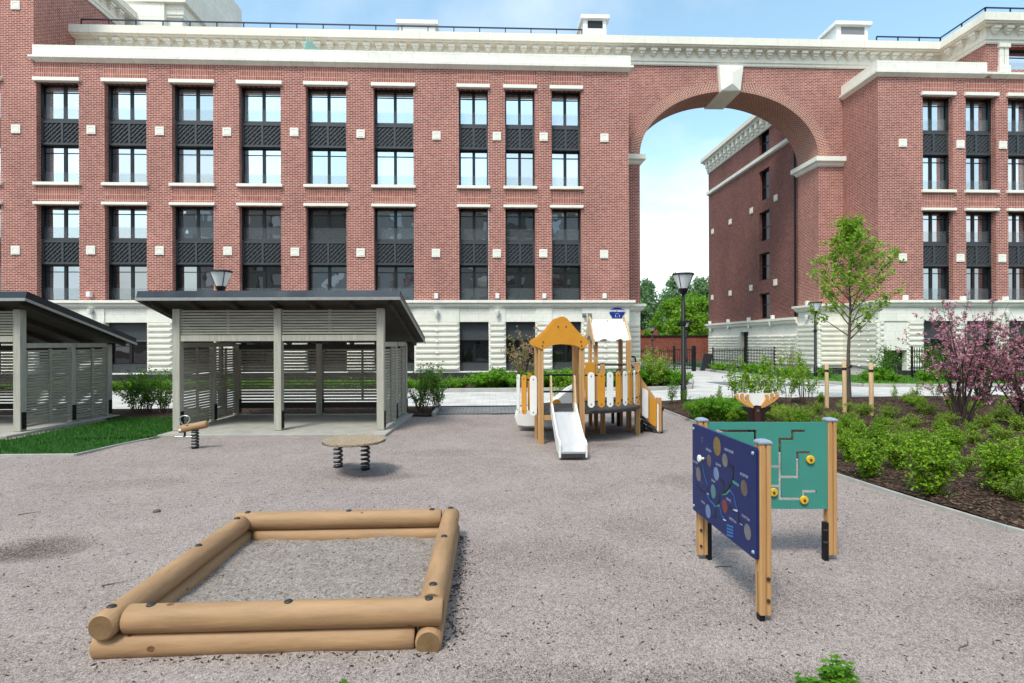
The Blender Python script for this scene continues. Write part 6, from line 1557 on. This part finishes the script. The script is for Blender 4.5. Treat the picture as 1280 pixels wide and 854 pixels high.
# weed sprout in the front right corner and a seedling at the bottom edge
def sprout(seed, loc, label, h, n, ls):
    rs = random.Random(seed); t = thing('weed_sprout', label, 'plant', (0, 0, 0)); st = MB(); lf = MB()
    for i in range(n):
        a = rs.uniform(0, 2 * PI); e = Vector((math.cos(a) * h * rs.uniform(.05, .5), math.sin(a) * h * .3, h * rs.uniform(.55, 1))); st.tube([(0, 0, -.02), e * .5 + Vector((0, 0, .02)), e], [.004, .003, .0015], 5, caps=False)
        for k in range(9):
            f_ = rs.uniform(.45, 1.02); d = Vector((rs.uniform(-1, 1), rs.uniform(-1, 1), .15)).normalized()
            c = e * f_; st.tube([c, c + d * ls * .4], [.0015, .001], 3, caps=False)
            for w in (-.7, 0, .7):
                dd = Vector((d.x * math.cos(w) - d.y * math.sin(w), d.x * math.sin(w) + d.y * math.cos(w), .1)); p_ = c + d * ls * .4; sd = dd.cross(Vector((0, 0, 1))).normalized() * ls * .28
                lf.add([p_, p_ + dd * ls * .5 + sd, p_ + dd * ls + Vector((0, 0, -.1 * ls)), p_ + dd * ls * .5 - sd], [(0, 1, 2, 3)])
    st.build('stem', M['l_dark'], t); lf.build('foliage', M['l_dark'], t); t.location = loc
q = gr(1050, 872); sprout(401, (q.x, q.y, -.02), 'small green weed sprout at the bottom edge, front right on the gravel', .21, 17, .036)
q = gr(1018, 876); sprout(402, (q.x, q.y, -.02), 'tiny low green weed left of the larger sprout at the bottom edge', .14, 9, .034)
q = gr(427, 860); sprout(403, (q.x, q.y, -.02), 'tiny green seedling at the bottom edge in front of the sandbox', .045, 3, .022)

# ---------------------------------------------------------------- small ground clutter
def in_poly(x, y, P):
    c = False
    for (x1, y1), (x2, y2) in zip(P, P[1:] + P[:1]):
        if (y1 > y) != (y2 > y) and x < (x2 - x1) * (y - y1) / (y2 - y1) + x1: c = not c
    return c
rs = random.Random(99); mb = MB()
for _ in range(34000):
    x = rs.uniform(-11, -5.5); y = rs.uniform(8.55, 13.1)
    if not in_poly(x, y, LAWN): continue
    a = rs.uniform(0, 2 * PI); h = rs.uniform(.04, .095); w = .006; l = rs.uniform(-.03, .03); l2 = rs.uniform(-.03, .03)
    mb.add([(x - w * math.cos(a), y - w * math.sin(a), .01), (x + w * math.cos(a), y + w * math.sin(a), .01), (x + l, y + l2, h)], [(0, 1, 2)])
tag(mb.build('grass', M['l_grass']), 'short dense deep green lawn grass before the left shelter', 'grass', None, 'stuff')
rs = random.Random(98); mb = MB()
for _ in range(9000):
    x = rs.uniform(13, 34); y = rs.uniform(20.1, 26)
    if x < 14.6 and y < 24: continue
    a = rs.uniform(0, 2 * PI); h = rs.uniform(.06, .14); w = .02
    mb.add([(x - w * math.cos(a), y - w * math.sin(a), .03), (x + w * math.cos(a), y + w * math.sin(a), .03), (x + rs.uniform(-.04, .04), y + rs.uniform(-.04, .04), h)], [(0, 1, 2)])
tag(mb.build('grass', M['l_hedge']), 'rough green grass strip along the right hand stone base', 'grass', None, 'stuff')
rs = random.Random(97); mb = MB()
def chip(x, y, z, L_, w, tilt=.35):
    a = rs.uniform(0, 2 * PI); d = Vector((math.cos(a), math.sin(a), rs.uniform(-tilt, tilt))).normalized(); e = Vector((-d.y, d.x, rs.uniform(-tilt, tilt))).normalized(); n = d.cross(e) * w * .25; c = Vector((x, y, z))
    A, B_, C_, D_ = c - d*L_/2 - e*w/2, c + d*L_/2 - e*w*.3, c + d*L_/2*.9 + e*w*.4, c - d*L_/2*.85 + e*w/2
    mb.add([A, B_, C_, D_, A + n, B_ + n, C_ + n, D_ + n], [(3,2,1,0),(4,5,6,7),(0,1,5,4),(1,2,6,5),(2,3,7,6),(3,0,4,7)])
for _ in range(15000):
    y = 3.9 + 11.2 * rs.random() ** 1.5; x = edge_x(y) + .08 + 7.5 * rs.random() ** 1.5
    chip(x, y, bed_z(x, y) + .008, rs.uniform(.02, .065), rs.uniform(.008, .022))
tag(mb.build('bark_chips', M['chip']), 'brown bark chip mulch covering the planting bed on the right', 'mulch', None, 'stuff')
mb = MB()
for _ in range(4200):
    y = 2.6 + 11 * rs.random() ** 1.7; x = rs.uniform(-9, 4.8)
    if X0 < x < X1 and Y0 < y < Y1: continue
    if x > edge_x(y) - .05 or in_poly(x, y, LAWN): continue
    chip(x, y, gz(x, y) - .016, rs.uniform(.007, .026), rs.uniform(.004, .010), .3)
for _ in range(420):       # litter that collects beside the sandbox logs and under the toys
    s_ = rs.choice((0, 0, 0, 1, 2)); 
    if s_ == 0: x, y = X1 + abs(rs.gauss(0, .07)) + .0, rs.uniform(Y0, Y1)
    elif s_ == 1: x, y = rs.uniform(X0, X1), Y0 - abs(rs.gauss(0, .05))
    else: x, y = rs.uniform(X0, X1), rs.uniform(Y0 + .2, Y1 - .2)
    z = gz(x, y) - .016 if s_ < 2 else hs(x, y) - .018
    chip(x, y, z, rs.uniform(.008, .028), rs.uniform(.004, .010), .25)
tag(mb.build('leaf_litter', M['litter']), 'dark scattered bits of bark and leaf litter lying on the gravel', 'litter', None, 'stuff')
mb = MB()
for _ in range(26000):     # loose stones of the near gravel
    y = 2.35 + 3.6 * rs.random() ** 1.35; x = rs.uniform(-1.25 * y + .1, 1.05 * y)
    if X0 + .02 < x < X1 - .02 and Y0 < y < Y1: continue
    if x > edge_x(y) - .05: continue
    s_ = rs.uniform(.0022, .0062); z = gz(x, y) - .02 + s_ * .1
    pts = [Vector((x, y, z)) + Vector((a * s_ * rs.uniform(.6, 1.1), b * s_ * rs.uniform(.6, 1.1), c * s_ * rs.uniform(.4, .7))) for a, b, c in ((1,0,0),(0,1,0),(-1,0,0),(0,-1,0),(0,0,1))]
    mb.add(pts, [(0,1,4),(1,2,4),(2,3,4),(3,0,4)])
tag(mb.build('loose_gravel', M['stonebit']), 'loose pinkish grey gravel grains on the yard', 'gravel', None, 'stuff')
# a few twigs lying about
for i, (px, py, L_, a, lab) in enumerate(((1206, 803, .20, .55, 'crooked brown twig lying on the gravel at the lower right'), (143, 727, .16, .45, 'thin dark twig lying on the gravel left of the sandbox'), (36, 639, .18, .5, 'short dark twig on the gravel near the left edge'), (905, 707, .14, .0, 'thin straight twig on the gravel under the blue board'))):
    q = gr(px, py); t = thing('twig', lab, 'twig', (q.x, q.y, 0)); mb = MB(); d = Vector((math.cos(a), math.sin(a), 0)); e = Vector((-d.y, d.x, 0)); z = Vector((0, 0, gz(q.x, q.y) - .014)); c = Vector((q.x, q.y, 0)) + z
    mb.tube([c - d * L_/2, c - d * L_*.2 + e * .012, c + d * L_ * .1 - e * .008 + Vector((0, 0, .006)), c + d * L_/2 + e * .015], [.0045, .004, .003, .0015], 6); mb.tube([c - d * L_*.1, c - d*L_*.02 + e * .04], [.0022, .001], 5); mb.build('branch', M['twig'], t)
q = gr(196, 638); t = thing('pebble', 'single dark brown lump lying on the gravel behind the sandbox corner', 'stone', (q.x, q.y, 0)); mb = MB()
mb.lathe([(.0, -.02), (.032, -.01), (.04, .008), (.028, .02), (.0, .024)], (q.x, q.y, -.015), 9); mb.build('stone', M['bark'], t)

# ================================================================== light, sky, colour
w = bpy.data.worlds.new('World'); S.world = w; w.use_nodes = True; nt = w.node_tree; N = nt.nodes; L = nt.links
bg = N['Background']; SUN_EL, SUN_AZ = R(57), R(210)        # sun behind the camera, a little to the left
sky = N.new('ShaderNodeTexSky'); sky.sky_type = 'NISHITA'; sky.sun_disc = False; sky.sun_elevation = SUN_EL; sky.sun_rotation = SUN_AZ; sky.air_density = 1.0; sky.dust_density = 1.4; sky.ozone_density = 1.0
tc = N.new('ShaderNodeTexCoord'); sp_n = N.new('ShaderNodeSeparateXYZ'); L.new(tc.outputs['Generated'], sp_n.inputs[0])
def mth(op, a, b=0, c=None):
    q = N.new('ShaderNodeMath'); q.operation = op
    for i, x in enumerate((a, b) if c is None else (a, b, c)):
        if isinstance(x, (int, float)): q.inputs[i].default_value = x
        else: L.new(x, q.inputs[i])
    return q.outputs[0]
zc = mth('MAXIMUM', sp_n.outputs[2], .03)
den = mth('ADD', zc, .18)
cb = N.new('ShaderNodeCombineXYZ'); L.new(mth('DIVIDE', sp_n.outputs[0], den), cb.inputs[0]); L.new(mth('DIVIDE', sp_n.outputs[1], den), cb.inputs[1])
n1 = N.new('ShaderNodeTexNoise'); n1.inputs['Scale'].default_value = 1.1; n1.inputs['Detail'].default_value = 9; n1.inputs['Roughness'].default_value = .55; n1.inputs['Distortion'].default_value = .3; L.new(cb.outputs[0], n1.inputs['Vector'])
hz = mth('SUBTRACT', 1, mth('MULTIPLY', zc, 2.6)); hz = mth('MAXIMUM', hz, 0)       # more cloud low down
cov = N.new('ShaderNodeMapRange'); cov.inputs['From Min'].default_value = .47; cov.inputs['From Max'].default_value = .95; cov.inputs['To Min'].default_value = .07; cov.inputs['To Max'].default_value = .96; cov.clamp = True
L.new(mth('ADD', n1.outputs['Fac'], mth('MULTIPLY', hz, .52)), cov.inputs['Value'])
mx = N.new('ShaderNodeMix'); mx.data_type = 'RGBA'; L.new(cov.outputs['Result'], mx.inputs['Factor'])
sc = N.new('ShaderNodeMix'); sc.data_type = 'RGBA'; sc.blend_type = 'MULTIPLY'; sc.inputs['Factor'].default_value = 1; L.new(sky.outputs[0], sc.inputs[6]); sc.inputs[7].default_value = (2.0, 2.4, 2.1, 1)
L.new(sc.outputs[2], mx.inputs[6]); mx.inputs[7].default_value = (9.6, 9.9, 10.2, 1)
L.new(mx.outputs[2], bg.inputs['Color']); bg.inputs['Strength'].default_value = .065
sd = bpy.data.lights.new('sun', 'SUN'); sd.energy = 1.5; sd.angle = R(14); sd.color = (1, .96, .90); so_ = bpy.data.objects.new('sun', sd); COL.objects.link(so_)
dirv = Vector((math.sin(SUN_AZ) * math.cos(SUN_EL), math.cos(SUN_AZ) * math.cos(SUN_EL), math.sin(SUN_EL)))
so_.rotation_euler = dirv.to_track_quat('Z', 'Y').to_euler(); so_.location = dirv * 60
S.view_settings.view_transform = 'Standard'; S.view_settings.look = 'None'; S.view_settings.gamma = 1; S.view_settings.exposure = 1.15; S.view_settings.use_curve_mapping = False
S.cycles.max_bounces = 6; S.cycles.transparent_max_bounces = 12; S.cycles.use_denoising = True
for nme in list(o.name for o in bpy.data.objects if o.type == 'EMPTY' and o.parent is None and o.name not in used and o.name.split('.')[0] in ('spirea_shrub', 'round_shrub', 'low_hedge_plant', 'leafy_shrub', 'leafy_sapling') and tuple(o.location) == (0, 0, 0)):
    o = bpy.data.objects[nme]
    for ch in list(o.children): bpy.data.objects.remove(ch)
    bpy.data.objects.remove(o)
